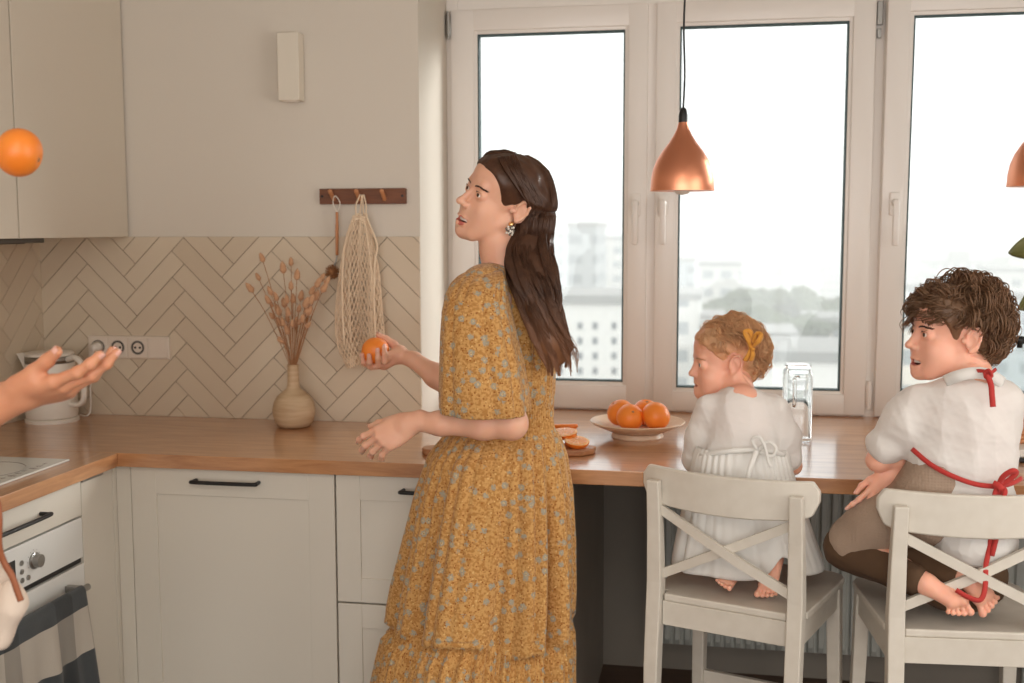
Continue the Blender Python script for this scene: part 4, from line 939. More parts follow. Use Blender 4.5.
def resample(P,K,m=10):
    P=np.array(spline(list(P),m));d=np.r_[0,np.cumsum(np.linalg.norm(np.diff(P,axis=0),axis=1))];t=np.linspace(0,d[-1],K);return np.stack([np.interp(t,d,P[:,i]) for i in range(3)],1)
def solve_joint(a,b,l1,l2,hint):
    """elbow between shoulder a and wrist b"""
    a,b=np.asarray(a,float),np.asarray(b,float);d=b-a;L=min(np.linalg.norm(d),(l1+l2)*.999);d=nrm(d);x=(L*L+l1*l1-l2*l2)/(2*L);h=math.sqrt(max(l1*l1-x*x,0));v=np.asarray(hint,float);v=nrm(v-d*(v@d));return a+d*x+v*h
def vnormals(V,Q):
    n=np.cross(V[Q[:,2]]-V[Q[:,0]],V[Q[:,3]]-V[Q[:,1]]);N=np.zeros_like(V)
    for i in range(4):np.add.at(N,Q[:,i],n)
    return N/(np.linalg.norm(N,axis=1,keepdims=True)+1e-12)
def wrinkle(V,Q,amp,f,seed=1,stretch=(1,1,1)):
    r_=np.random.RandomState(seed);N=vnormals(V,Q);P=V*np.array(stretch);d=0
    for i in range(6):
        k=r_.normal(size=3);k=k/np.linalg.norm(k)*f*(1+.5*i);w=P@k+r_.rand()*6+1.3*np.sin(P@(r_.normal(size=3)*f*.5)+i);d=d+(1-2*np.abs(np.sin(w))**.7)/(1+.6*i)
    return V+N*(amp*d/2.5)[:,None]
# ================================================================ the woman
vR,vU,vF=CR,CU,CF      # handy axes for reading the photograph: right, up and away
WY=-.80
W_=thing('person',(1.76,WY,0),'woman with long brown hair in a yellow floral dress holding an orange','person')
hf=nrm(-CR*math.cos(.56)-CF*math.sin(.56)+np.array([0,0,.17]))
hu=nrm(np.array([0,0,1.])+(-CF)*.30+CR*.16)
HW=Frame(at(501,199,WY),hf,hu,.98)
def woman_body():
    hf_=HW;cN=at(499,262,WY+.0)
    lo=(1.30,-1.20,0.0);hi=(2.02,-.36,1.75)
    fd=Field(lo,hi,.0085,fine=[((1.58,-.93,1.43),(1.86,-.66,1.74),.0019),((1.33,-1.08,.97),(1.56,-.86,1.10),.0024),((1.25,-.56,1.08),(1.5,-.42,1.24),.0024)])
    sh=at(505,292,WY);pel=np.array([1.755,WY,.92]);wa=np.array([1.765,WY,1.06]);ch_=np.array([1.745,WY,1.27])
    bf=nrm(-CR*.92+CF*.38);bf[2]=0;bf=nrm(bf);bl=np.cross([0,0,1],bf)
    Rb=np.stack([bf,bl,[0,0,1]],1)
    fd.ell(ch_+[.01,0,.0],(.080,.095,.14),Rb,.03);fd.ell(wa,(.075,.085,.12),Rb,.04);fd.ell(pel,(.09,.115,.12),Rb,.05)
    S=np.array([1.775,WY,1.355]);SL=S+bl*.115;SR=S-bl*.12
    fd.cone(SL,SR,.034,.034,.03)
    I=build_head(fd,hf_,0,.9,neck=[at(501,248,WY),at(505,275,WY)+[0,0,0]],neck_r=(.047,.055))
    # legs and feet
    for q in(1,-1):
        hp=pel+bl*q*.06+[0,0,-.04];kn=hp+bf*.02+[0,0,-.42];an=kn-bf*.02+[0,0,-.385];fd.chain([hp,kn,an],[.072,.05,.036],.03);fd.chain([an+[0,0,-.02],an+bf*.11+[0,0,-.05],an+bf*.17+[0,0,-.055]],[.034,.026,.016],.02)
    # near (left) arm
    E1=at(512,424,-.965);W1=at(410,423,-.955);fd.chain([SL,E1],[.028,.033],.02);fd.chain([E1,E1*.72+W1*.28,E1*.3+W1*.7,W1],[.034,.0345,.026,.0185],.02)
    t1=build_hand(fd,W1,nrm(at(372,444,-.965)-at(410,423,-.955)),nrm(CF*.9+np.array([0,0,-.35])-CR*.1),1 if np.cross(nrm(at(372,444,-.965)-at(410,423,-.955)),nrm(CF*.9))[2]>0 else -1,.93,bends=((.30,.45,.3),(.38,.5,.3),(.45,.5,.35),(.5,.55,.4)),thumb=(.42,.30,0),tb=(.05,.15),arm_r=.0185)
    # far (right) arm with the orange
    OC=at(375.5,351,-.50)
    W2=at(414,360,-.505);E2=at(470,400,-.60);fd.chain([SR,E2],[.036,.036],.02);fd.chain([E2,E2*.4+W2*.6,W2],[.037,.030,.022],.02)
    t2=held_hand(fd,W2,OC,.0378)
    V,Q=fd.mesh();V=relax(V,Q,1,.35)
    return V,Q,I,t1,t2,OC,dict(SL=SL,SR=SR,E1=E1,W1=W1,bf=bf,bl=bl,Rb=Rb)
def held_hand(fd,W2,OC,ro):
    """right hand under the orange: palm right of it, four fingers curling up round its near side, thumb behind"""
    r_=-vR;up=np.array([0,0,1.]);near=-vF
    P=lambda x,y,z: OC+vR*x+up*y+near*z
    palm=P(.050,-.012,.004)
    fd.cone(W2,P(.066,-.012,0),.0215,.021,.012)
    fd.cone(P(.066,-.010,-.004),P(.040,-.030,.008),.021,.014,.014)
    fd.cone(P(.066,-.004,.010),P(.040,-.010,.026),.016,.0105,.012)
    fd.cone(P(.066,-.004,-.010),P(.040,-.012,-.022),.018,.012,.012)
    tips=[]
    R0=ro+.0065
    fing=[((.036,-.020,.022),(.030,-.029,.036),(.030,-.006,.041),(.0275,.012,.036)),   # nearest the wrist
          ((.034,-.034,.012),(.010,-.040,.026),(.012,-.019,.0415),(.011,.003,.0435)),
          ((.028,-.040,.004),(-.010,-.044,.020),(-.013,-.031,.034),(-.012,-.012,.0415)),
          ((.022,-.042,-.006),(-.020,-.040,.004),(-.033,-.030,.018),(-.034,-.010,.026))]
    rr=[(.0085,.0078,.0072,.0060),(.009,.0082,.0076,.0064),(.0092,.0084,.0078,.0066),(.0092,.0082,.0076,.0066)]
    for f,r in zip(fing,rr):
        pts=[P(*q) for q in f]
        # keep every joint outside the orange
        pts=[OC+nrm(q-OC)*max(np.linalg.norm(q-OC),ro+r[i]*.86) for i,q in enumerate(pts)]
        fd.chain(pts,r,.0045);fd.cone(palm,pts[0],.012,r[0],.010);v=nrm(pts[3]-pts[2]);tips.append((pts[3],v,nrm(pts[3]-OC),r[3]))
    th=[P(.060,.000,-.012),P(.048,.018,-.026),P(.026,.033,-.026),P(.006,.042,-.016)];th=[OC+nrm(q-OC)*max(np.linalg.norm(q-OC),ro+.0085) for q in th];fd.chain(th,(.015,.0115,.0098,.0078),.006);tips.append((th[3],nrm(th[3]-th[2]),nrm(th[3]-OC),.0078))
    return tips
V,Q,IW,t1,t2,OCW,JW=woman_body()
body=obj('body',(V,Q,skin_mats(V,Q,IW)),[SKIN,LIPS,MOUTH],W_,smooth=True)
face_parts(body,IW,IRISB,BROW,LASH,V=V)
nails_mesh(t1+t2,body)
oc=orange(tuple(OCW),.0385,'orange resting in the woman\'s raised right hand',None,(-1.0,-.4))
# ring on the far hand
# earring: cluster of small beads under a gold stud
e=HW(-.006,.078,-.040);er=obj('earring',G().lathe([(0,-.006),(.006,-.004),(.007,0),(.006,.004),(0,.006)],tuple(e),16,ax=tuple(HW.l)).md,mat('gold',(236,190,130),.25,metal=1),W_,smooth=True)
PEARL=mat('bead',(226,218,206),.25);PEARD=mat('smoky_bead',(120,108,98),.2,metal=.4)
g=G();r_=random.Random(5)
for i in range(22):
    a=i*2.399;q=.0125*math.sqrt(i/22);g.lathe([(0,-.0028),(.002,-.002),(.0028,0),(.002,.002),(0,.0028)],tuple(e+HW.l*(.003+r_.uniform(0,.003))+HW.f*q*math.cos(a)-HW.u*.013+HW.u*q*math.sin(a)),8,mi=i%2)
o=obj('earring_beads',g.md,[PEARL,PEARD],er,smooth=True)
# ---- fabric
def floral(name):
    m=mat(name,(222,168,84),.85,sheen=.25,spec=.25);N,L,b=nodes(m);tc=N.new('ShaderNodeTexCoord');src=tc.outputs['Object']
    nz=N.new('ShaderNodeTexNoise');nz.inputs['Scale'].default_value=150;nz.inputs['Detail'].default_value=2;L.new(src,nz.inputs[0]);r=N.new('ShaderNodeValToRGB');e=r.color_ramp.elements;e[0].position=.42;e[0].color=lin((188,134,72));e[1].position=.56;e[1].color=lin((214,166,102));L.new(nz.outputs[0],r.inputs[0]);cur=r.outputs[0]
    def spots(scale,rad,col,cur,petal=0,rnd_=1.,lo=0):
        v=N.new('ShaderNodeTexVoronoi');v.inputs['Scale'].default_value=scale;v.inputs['Randomness'].default_value=rnd_;L.new(src,v.inputs['Vector'])
        dist=v.outputs['Distance']
        if petal:
            n2=N.new('ShaderNodeTexNoise');n2.inputs['Scale'].default_value=petal;n2.inputs['Detail'].default_value=1;L.new(src,n2.inputs[0]);a=N.new('ShaderNodeMath');a.operation='MULTIPLY_ADD';a.inputs[1].default_value=.55;L.new(n2.outputs[0],a.inputs[0]);L.new(dist,a.inputs[2]);s_=N.new('ShaderNodeMath');s_.operation='SUBTRACT';s_.inputs[1].default_value=.275;L.new(a.outputs[0],s_.inputs[0]);dist=s_.outputs[0]
        c=N.new('ShaderNodeMath');c.operation='LESS_THAN';c.inputs[1].default_value=rad;L.new(dist,c.inputs[0]);o=c.outputs[0]
        mx=N.new('ShaderNodeMix');mx.data_type='RGBA';L.new(o,mx.inputs[0]);L.new(cur,mx.inputs[6]);mx.inputs[7].default_value=lin(col);return mx.outputs[2]
    cur=spots(110,.22,(160,96,42),cur);cur=spots(75,.16,(228,190,126),cur)
    cur=spots(40,.30,(172,164,146),cur,petal=330);cur=spots(40,.11,(214,190,146),cur,petal=330);cur=spots(40,.05,(140,88,40),cur)
    L.new(cur,b.inputs['Base Color']);wv=N.new('ShaderNodeBump');wv.inputs['Strength'].default_value=.2;wv.inputs['Distance'].default_value=.0006;L.new(nz.outputs[0],wv.inputs['Height']);L.new(wv.outputs[0],b.inputs['Normal'])
    o=N['Material Output'];t=N.new('ShaderNodeBsdfTranslucent');L.new(cur,t.inputs[0]);mx=N.new('ShaderNodeMixShader');mx.inputs[0].default_value=.22;L.new(b.outputs[0],mx.inputs[1]);L.new(t.outputs[0],mx.inputs[2]);L.new(mx.outputs[0],o.inputs[0]);return m
DRESS=floral('mustard_floral_cotton')
def fold(th,seed,nf,z=0,drift=0.):
    """irregular pleat profile in -1..1 with sharp valleys"""
    r_=random.Random(seed);ph=[r_.uniform(0,6.28) for _ in range(6)]
    x=th*nf+1.3*math.sin(2*th+ph[0])+.9*math.sin(3*th+ph[1]+drift*z)+.5*math.sin(7*th+ph[2]+drift*2*z)
    a=.65+.35*math.sin(5*th+ph[3])
    return a*(1-2*abs(math.sin(x/2))**.8)*-1
def dress():
    rows=[]  # z-px, left, right, depth half, Y centre offset, fold amp, folds, seed
    K=[(268,484,516,.050,.0,.0),(276,470,530,.075,.0,.0),(286,458,543,.095,.0,.0006),(300,455,549,.105,.0,.001),(330,452,553,.110,0,.0015),(360,453,555,.108,0,.002),(390,456,554,.100,0,.003),(404,458,553,.095,0,.0014),(418,457,552.5,.093,0,.0012),(428,455,554,.095,0,.0016),(436,447,558,.110,0,.0048),(455,434,563,.150,0,.0075),(490,424,567,.165,0,.010),(540,415,568,.168,0,.013),(590,406,567,.176,0,.015),(622,402,565,.180,0,.0155),(626,401,566,.181,0,.012),(632,398,567,.188,0,.014),(640,392,569,.198,0,.018),(660,387,570,.208,0,.020),(690,380,570,.22,0,.020),(780,364,574,.24,0,.026),(848,352,578,.25,0,.030)]
    n=480;V=[];rws=[]
    k=np.array([q[0] for q in K],float)
    ys=[]
    for a,b in zip(K[:-1],K[1:]):
        m_=max(1,int((b[0]-a[0])/3));ys+=[a[0]+(b[0]-a[0])*i/m_ for i in range(m_)]
    ys.append(K[-1][0])
    for y in ys:
        L_,R_,D,_,A=[np.interp(y,k,[q[j] for q in K]) for j in range(1,6)]
        pl=at(L_,y,WY);pr=at(R_,y,WY);c=(pl+pr)/2;hw=np.linalg.norm(pr-pl)/2;dirx=nrm(pr-pl);z=c[2];dy=np.cross([0,0,1],dirx)
        for i in range(n):
            th=2*PI*i/n;e=2.3;cs,sn=math.cos(th),math.sin(th)
            # superellipse-ish outline
            rx=hw*math.copysign(abs(cs)**(2/e),cs);ry=D*math.copysign(abs(sn)**(2/e),sn)
            f=0
            if y<404: f=A*fold(th,3,30,y*.01)+ .004*max(0,(y-300)/100)*fold(th,9,9,y*.01)
            elif y<=430: f=A*math.cos(th*95)+.0006*math.cos(y*2.2)
            elif y<626:
                t=(y-430)/196;f=A*((1-t*.6)*1.0*fold(th,5,30)+ (t*2.2+1.2)*fold(th,8,9,y*.004,.5))
            else: f=A*(.45*fold(th,21,46,y*.003,.3)+1.3*fold(th,8,9,y*.004,.5))+.0045*math.exp(-(y-636)/22)*math.sin(th*110+2*math.sin(5*th))
            zz=z
            if y>615: zz=z+.012*math.sin(3*th+1)+.006*math.sin(7*th)
            nx,ny=rx/hw**2,ry/D**2;ln=math.hypot(nx,ny)+1e-9
            p=c+dirx*(rx+f*nx/ln)+dy*(ry+f*ny/ln);p[2]=zz;V.append(p)
    m_=len(ys);V=np.array(V);F=[]
    i=np.arange(n);i2=(i+1)%n
    Q=np.concatenate([np.stack([j*n+i,j*n+i2,(j+1)*n+i2,(j+1)*n+i],1)[:, ::-1] for j in range(m_-1)])
    return V,Q
V,Q=dress();dr=obj('dress',(V,Q),DRESS,W_,smooth=True);q=dr.modifiers.new('thickness','SOLIDIFY');q.thickness=.0015
def sleeve():
    K=[(270,472,503,.03,-.875),(275,461,505,.045,-.895),(283,453,506,.058,-.915),(295,447,507,.070,-.93),(312,443.5,510,.078,-.94),(335,442,515,.084,-.95),(360,441.5,521,.088,-.955),(385,441,525,.09,-.96),(402,441,527,.088,-.96),(409,442,527,.084,-.96)]
    k=[q[0] for q in K];n=260;V=[];ys=np.arange(270,410.1,2.)
    for y in ys:
        L_,R_,D,Yc=[np.interp(y,k,[q[j] for q in K]) for j in range(1,5)]
        t=(y-270)/140;
        pl=at(L_,y,Yc);pr=at(R_,y,Yc);c=(pl+pr)/2;hw=np.linalg.norm(pr-pl)/2;dx=nrm(pr-pl);dy=np.cross([0,0,1],dx)
        for i in range(n):
            th=2*PI*i/n;cs,sn=math.cos(th),math.sin(th);rx=hw*math.copysign(abs(cs)**.85,cs);ry=D*math.copysign(abs(sn)**.85,sn)
            A=.0035*max(0,1-t*3)+.004*t+.0012;f=A*fold(th,31,22 if t<.2 else 9,y*.01,.4)+.0065*(.3+t)*fold(th,12,6,y*.012,.6)
            if t>.965:f+=.0014*math.cos(th*60)
            p=c+dx*(rx+f*cs)+dy*(ry+f*sn);p[2]+=.008*sn*t-.006*cs*t;V.append(p)
    m_=len(ys);i=np.arange(n);i2=(i+1)%n
    Q=np.concatenate([np.stack([j*n+i,j*n+i2,(j+1)*n+i2,(j+1)*n+i],1)[:, ::-1] for j in range(m_-1)])
    V=np.array(V);return V,Q
V,Q=sleeve();s_=obj('sleeve',(V,Q),DRESS,dr,smooth=True);q=s_.modifiers.new('thickness','SOLIDIFY');q.thickness=.0015
# shoulder cap closing sleeve top and far sleeve as soft volumes
fd=Field((1.5,-1.05,1.02),(2.0,-.5,1.46),.005)
fd.ell(at(487,281,-.86),(.052,.085,.036),JW['Rb'],.03);fd.ell(at(497,277,-.80),(.050,.12,.030),JW['Rb'],.03);fd.ell(at(505,284,-.77),(.07,.13,.04),JW['Rb'],.03)
V,Q=fd.mesh();V=relax(V,Q,2);obj('shoulder_yoke',(V,Q),DRESS,dr,smooth=True)
fd=Field((1.4,-.80,1.0),(2.0,-.45,1.46),.005)
SRc=JW['SR'];fd.chain([SRc+[0,0,.0],SRc*.5+at(470,392,-.62)*.5,at(474,385,-.63)],[.06,.085,.09],.03)
V,Q=fd.mesh();V=relax(V,Q,2);obj('sleeve',(V,Q),DRESS,dr,smooth=True)
# ---- hair
lanes=[(216,538,.043,.052,-.79),(234,534,.051,.044,-.81),(255,530,.060,.030,-.86),(280,534,.060,.026,-.90),(305,541,.052,.023,-.915),(330,548,.045,.022,-.915),(352,555,.046,.022,-.905),(376,558,.040,.020,-.90)]
fd=Field((1.58,-1.03,1.10),(2.02,-.62,1.75),.004)
fd.ell(HW(-.023,0,.034),np.array([.104,.080,.085])*HW.s,HW.R,.02);fd.ell(HW(.023,0,.046),np.array([.069,.074,.0605])*HW.s,HW.R,.015)
fd.ell(HW(.087,0,-.030),np.array([.062,.13,.094])*HW.s,HW.R,.012,'-')
for q in(1,-1): fd.ell(HW(-.006,q*.082,-.024),np.array([.034,.026,.033])*HW.s,HW.R,.01,'-')
fd.ell(at(536,203,-.785),(.044,.050,.040),np.stack([CR,-CF,np.cross(CR,-CF)],1),.03)
NA,NE=73,49;TT=np.zeros((NA,NE));TS=np.linspace(.06,.135,60);O_=np.array([-.012,0,.030])
def dirv(az,el):
    a=math.radians(az);e=math.radians(el);return np.array([math.cos(e)*math.cos(a),math.cos(e)*math.sin(a),math.sin(e)])
for i_ in range(NA):
    for j_ in range(NE):
        P_=HW.o+HW.s*((O_+TS[:,None]*dirv(i_*180/(NA-1),-30+j_*120/(NE-1)))@HW.R.T);ix=[np.clip(np.searchsorted(fd.ax[q],P_[:,q]),0,len(fd.ax[q])-1) for q in range(3)]
        f_=fd.F[ix[0],ix[1],ix[2]];ins=np.where(f_<0)[0];TT[i_,j_]=TS[ins[-1]] if len(ins) else .085
def skin_t(az,el):
    x=min(max(az,0),179.9)/180*(NA-1);y=min(max((el+30)/120,0),.9999)*(NE-1);i_,j_=int(x),int(y);x-=i_;y-=j_;j2=min(j_+1,NE-1)
    return (TT[i_,j_]*(1-x)+TT[i_+1,j_]*x)*(1-y)+(TT[i_,j2]*(1-x)+TT[i_+1,j2]*x)*y
fd.cone(HW(-.040,0,.020),at(534,226,-.79),.054,.036,.03)
def woman_hair():
    H=HW
    rs=np.random.RandomState(4);paths=[];S=4800;NC=52;CLA=[(rs.uniform(-.95,.95),rs.uniform(-.8,.9),rs.rand()*6.28,rs.uniform(.80,1.)) for _ in range(NC)]
    VV=(0,.05,.11,.18,.26,.35,.45,.55,.65,.75,.85)
    for s in range(S):
        side=1 if rs.rand()<.66 else -1
        kind=rs.rand()
        if kind<.36:      # from the front half of the parting, swept down and back over the ear
            p=rs.rand();az0,el0=5,46+40*p;az1=97+40*p;u=.05+.45*p;pw=.9
        elif kind<.70:    # from the back half of the parting
            p=rs.rand();az0,el0=176,88-42*p;az1=128+46*p;u=.5+.5*p;pw=.55
        else:             # from the hairline at the temple
            p=rs.rand();az0=24+60*p;el0=47-30*p+rs.rand()*18;az1=96+26*rs.rand();u=.14*rs.rand();pw=.9
        lift=.0014+.0065*rs.rand()**1.5+(.0025 if kind>=.70 else 0);pts=[]
        for v in VV:
            az=az0+(az1-az0)*(v/.85)**pw;el=el0+(-6-el0)*(v/.85)**1.1
            t_=skin_t(az,el)+lift*min(1,v*6)-.006*(v==0);q=O_+dirv(az,el)*t_;pts.append(H(q[0],side*q[1],q[2]))
        a=(u-.5)*2*.9+rs.normal()*.20;b=side*(.45+.5*rs.rand())
        r=math.hypot(a,b)
        if r>1:a/=r;b/=r
        cj=min(range(NC),key=lambda q:(CLA[q][0]-a)**2+.5*(CLA[q][1]-b)**2);ca,cb,cp,cl=CLA[cj];ja,jb=a-ca,b-cb
        for i,(y,x,w,d,Y) in enumerate(lanes):
            c=at(x,y,Y);k_=.85-.5*min(1,i/4)
            pts.append(c+CR*((ca*min(1,.5+i/4)+a*(1-min(1,.5+i/4))+ja*k_)*w)+(-CF)*((cb+jb*k_)*d))
        pp=resample(pts,66,4);nn=int(66*min(1,cl*rs.uniform(.94,1.04)));pp=resample(pp[:nn],56,1)
        t_=np.linspace(0,1,56);A_=.012*np.clip(t_*1.5-.5,0,1);w_=t_*19+cp+ca*2.0+rs.normal()*.22
        pp=pp+CR*(A_*np.sin(w_))[:,None]-CF*(.8*A_*np.cos(w_))[:,None];paths.append(pp)
    P=np.array(paths);K=P.shape[1];t=np.linspace(0,1,K)[None,:];ph=rs.rand(S,1)*6.28
    P+=CR*(.0014*np.sin(t*30+ph))[:,:,None]*np.clip(t*2-.5,0,1)[:,:,None]
    return strands(P,rs.uniform(.0006,.0014,S),3,.3)
Vh,Qh=woman_hair()
ho=obj('hair',(Vh,Qh),HAIRW,W_,smooth=True)
RH=np.stack([CR,-CF,np.cross(CR,-CF)],1)
for i,(y,x,w,d,Y) in enumerate(lanes[:-1]):
  fd.ell(at(x,y,Y),(w*((.62,.70)[i] if i<2 else .8),d*.62,.034),RH,.03)
for (y,x,w,d,Y),(y2,x2,w2,d2,Y2) in zip(lanes[1:-2],lanes[2:-1]): fd.ell((at(x,y,Y)+at(x2,y2,Y2))/2,((w+w2)*.39,(d+d2)*.35,.030),RH,.02)
V,Q=fd.mesh();V=relax(V,Q,2);V=wrinkle(V,Q,.002,55,8,(1,1,.15));obj('hair_mass',(V,Q),HAIRW,ho,smooth=True)
# ================================================================ children
LINEN=mat('white_linen',(242,241,238),.85,sheen=.2,bump=(420,.25,.0006),noise=(3,(237,235,230),.8))
def translucent(m,f,val=1.):
    N,L,b=nodes(m);o=N['Material Output'];t=N.new('ShaderNodeBsdfTranslucent');c=b.inputs['Base Color']
    if c.links:L.new(c.links[0].from_socket,t.inputs[0])
    else:t.inputs[0].default_value=c.default_value
    mx=N.new('ShaderNodeMixShader');mx.inputs[0].default_value=f;L.new(b.outputs[0],mx.inputs[1]);L.new(t.outputs[0],mx.inputs[2]);L.new(mx.outputs[0],o.inputs[0])
translucent(LINEN,.25)
RED=mat('red_ribbon',(178,44,38),.75,sheen=.2);MUST=mat('mustard_ribbon',(206,140,50),.75,sheen=.2)
TROUS=mat('brown_trousers',(92,68,46),.9,noise=(9,(78,56,38),.6),bump=(300,.2))
APRON=mat('waffle_apron',(168,146,128),.95,noise=(4,(150,128,110),.7));N_,L_,b_=nodes(APRON)
vv=N_.new('ShaderNodeTexVoronoi');vv.inputs['Scale'].default_value=150;vv.inputs['Randomness'].default_value=.15;t_=N_.new('ShaderNodeTexCoord');L_.new(t_.outputs['Object'],vv.inputs['Vector']);bb=N_.new('ShaderNodeBump');bb.inputs['Strength'].default_value=.8;bb.inputs['Distance'].default_value=.002;L_.new(vv.outputs['Distance'],bb.inputs['Height']);L_.new(bb.outputs[0],b_.inputs['Normal'])
def ribbon(pts,w,th=.0012,flat=(0,-1,0),m=6):
    P=np.array(spline([np.asarray(p,float) for p in pts],m));T=np.gradient(P,axis=0);T/=np.linalg.norm(T,axis=1)[:,None]+1e-12;fl=np.array(flat,float);s=np.cross(T,fl);s/=np.linalg.norm(s,axis=1)[:,None]+1e-9;o=np.cross(s,T);V=[]
    W=w if np.ndim(w) else np.full(len(P),w);W=np.interp(np.linspace(0,1,len(P)),np.linspace(0,1,len(W)),W)
    for i in range(len(P)): V+=[P[i]-s[i]*W[i]/2+o[i]*th,P[i]+o[i]*th*1.6,P[i]+s[i]*W[i]/2+o[i]*th,P[i]+s[i]*W[i]/2-o[i]*th,P[i]-s[i]*W[i]/2-o[i]*th]
    n=len(P);F=[(i*5+k,i*5+(k+1)%5,(i+1)*5+(k+1)%5,(i+1)*5+k) for i in range(n-1) for k in range(5)]+[(4,3,2,1,0),tuple((n-1)*5+k for k in range(5))]
    return V,F
def merge(*mds):
    g=G()
    for v,f in mds:g.add(v,f)
    return g.md
def foot(fd,heel,ball,sole,lat,L=1.,td=None):
    """bare foot: heel and ball points, sole normal (out of the sole), lat = towards the big toe, td = way the toes point"""
    heel,ball=np.asarray(heel,float),np.asarray(ball,float);d=nrm(ball-heel);td=d if td is None else nrm(td);sole=np.asarray(sole,float);sole=nrm(sole-td*(td@sole));w=np.cross(td,sole);w=w*(1 if w@np.asarray(lat,float)>0 else -1);R=np.stack([td,w,sole],1)
    fd.ell(heel,np.array([.024,.021,.021])*L,R,.01)
    for q,r in((.018,.015),(-.001,.014),(-.019,.0125)):
        fd.cone(heel+d*.008*L-sole*.004*L+w*q*.5*L,ball+w*q*L-sole*.005*L,.018*L,r*L,.014)
    fd.ell(ball+w*.016*L+sole*.001*L,np.array([.016,.013,.012])*L,R,.008);fd.ell(ball-w*.014*L,np.array([.014,.014,.010])*L,R,.008)
    for (b,l,r) in((.026,.036,.0112),(.0095,.036,.0080),(-.0045,.032,.0074),(-.0175,.027,.0069),(-.0290,.020,.0064)):
        p=ball+w*b*.85*L+td*.008*L;q=ball+w*b*1.08*L+td*l*L+sole*.003*L;fd.cone(p,q,r*.72*L,r*.80*L,.0025);fd.ell(q+sole*.002*L,np.array([1,1,1])*r*L,None,.0015)
def curls(H,N,seed,cover,rad,turns,length,kb,r0,r1,K=26,flow=None,drop=0.,dims=(.094,.0745,.087)):
    """curly locks: each lock is a helix laid over the skull and lifting off it"""
    rs=np.random.RandomState(seed);P=[];R_=[]
    while len(P)<N:
        v=rs.normal(size=3);v/=np.linalg.norm(v)
        if not cover(v):continue
        nlock=6;base=v;fl=flow(v);fl=fl-v*(fl@v);fl=fl/(np.linalg.norm(fl)+1e-9)
        fl=fl+rs.normal(size=3)*.35;ln=length*rs.uniform(.6,1.25);ph=rs.rand()*6.28;tr=turns*rs.uniform(.7,1.3);rd=rad*rs.uniform(.6,1.35);lift=rs.uniform(*kb)*(1 if v[0]<.3 else .90)
        for _ in range(nlock):
            j=rs.normal(size=3)*.05;t=np.linspace(0,1,K)
            b=base+j;path=b[None]+fl[None]*(t*ln)[:,None];path/=np.linalg.norm(path,axis=1)[:,None]
            k=1.02+(lift-1.02)*np.minimum(1,t*2.2)+.03*rs.normal()
            pos=path*np.array(dims)*k[:,None]+np.array([-.012,0,.030])
            side=np.cross(path,fl[None]);side/=np.linalg.norm(side,axis=1)[:,None]+1e-9
            a=t*tr*6.28+ph+rs.normal()*.25;e=np.minimum(1,t*4)*rd*(1-.3*t)
            pos=pos+side*(e*np.cos(a))[:,None]+path*(e*np.sin(a))[:,None];pos[:,2]-=drop*t**2
            P.append(H.o+H.s*(pos@H.R.T));R_.append(rs.uniform(r0,r1))
    return strands(np.array(P),np.array(R_),3,.35)
# ---------------------------------------------------------------- the girl
GY=-.545
g_=thing('person',(2.32,-.62,.63),'small blond girl in a white dress kneeling on the left bar chair, seen from behind','person')
th=math.radians(4);HG=Frame(at(724.5,362,GY),nrm(-CR*math.cos(th)-CF*math.sin(th)+np.array([0,0,-.06])),np.array([0,0,1.])-CR*.02,.875)
def girl():
    fd=Field((1.98,-.86,.615),(2.62,-.22,1.36),.006,fine=[((2.15,-.70,1.10),(2.45,-.42,1.35),.0019),((2.15,-.84,.61),(2.50,-.64,.78),.0024)])
    nk=at(740,397,-.60);I=build_head(fd,HG,.9,.25,neck=[at(738,388,-.585),nk],neck_r=(.033,.04))
    ch_=at(741,425,-.655);pv=at(741,505,-.655);pv[2]=.77
    fd.ell(ch_,(.075,.055,.10),None,.03);fd.ell((ch_+pv)/2,(.062,.05,.10),None,.03);fd.ell(pv,(.08,.07,.07),None,.03)
    SLg,SRg=at(705,407,-.65),at(778,409,-.66);fd.cone(SLg*.9+SRg*.1+[0,0,-.006],SRg*.9+SLg*.1+[0,0,-.006],.019,.019,.02)
    for S,E,Wp,q in((SLg,at(696,462,-.60),at(712,452,-.44),1),(SRg,at(793,466,-.62),at(770,452,-.44),-1)):
        fd.chain([S+[0,0,-.008],E],[.020,.021],.015);fd.chain([E,Wp],[.022,.016],.008)
        build_hand(fd,Wp,nrm(np.array([.25*q,.9,-.12])),np.array([0,0,-1.]),q if np.cross(nrm(np.array([.25*q,.9,0])),[0,0,-1])[0]*q>0 else -q,.55,bends=((.15,.25,.2),)*4,thumb=(.7,.1,0),arm_r=.015)
    for q,kn,an in((-1,np.array([2.22,-.46,.69]),at(731,569,-.69)),(1,np.array([2.36,-.47,.69]),at(774,548,-.715))):
        fd.chain([pv+[q*.04,0,-.01],kn],[.055,.045],.02);fd.chain([kn,an],[.040,.024],.015)
    foot(fd,at(735,571,-.715),at(726,582,-.765),np.array([-.1,-.75,.65]),np.array([1.,0,0]),.62)
    foot(fd,at(775,556,-.735),at(768,586,-.765),np.array([-.2,-1.,.15]),np.array([-1.,0,0]),.72)
    V,Q=fd.mesh();return relax(V,Q,1,.3),Q,I
V,Q,IG=girl();body=obj('body',(V,Q,skin_mats(V,Q,IG)),[SKINK,LIPS,MOUTH],g_,smooth=True)
face_parts(body,IG,IRISG,BROWL,BROWL,teeth=False,V=V)
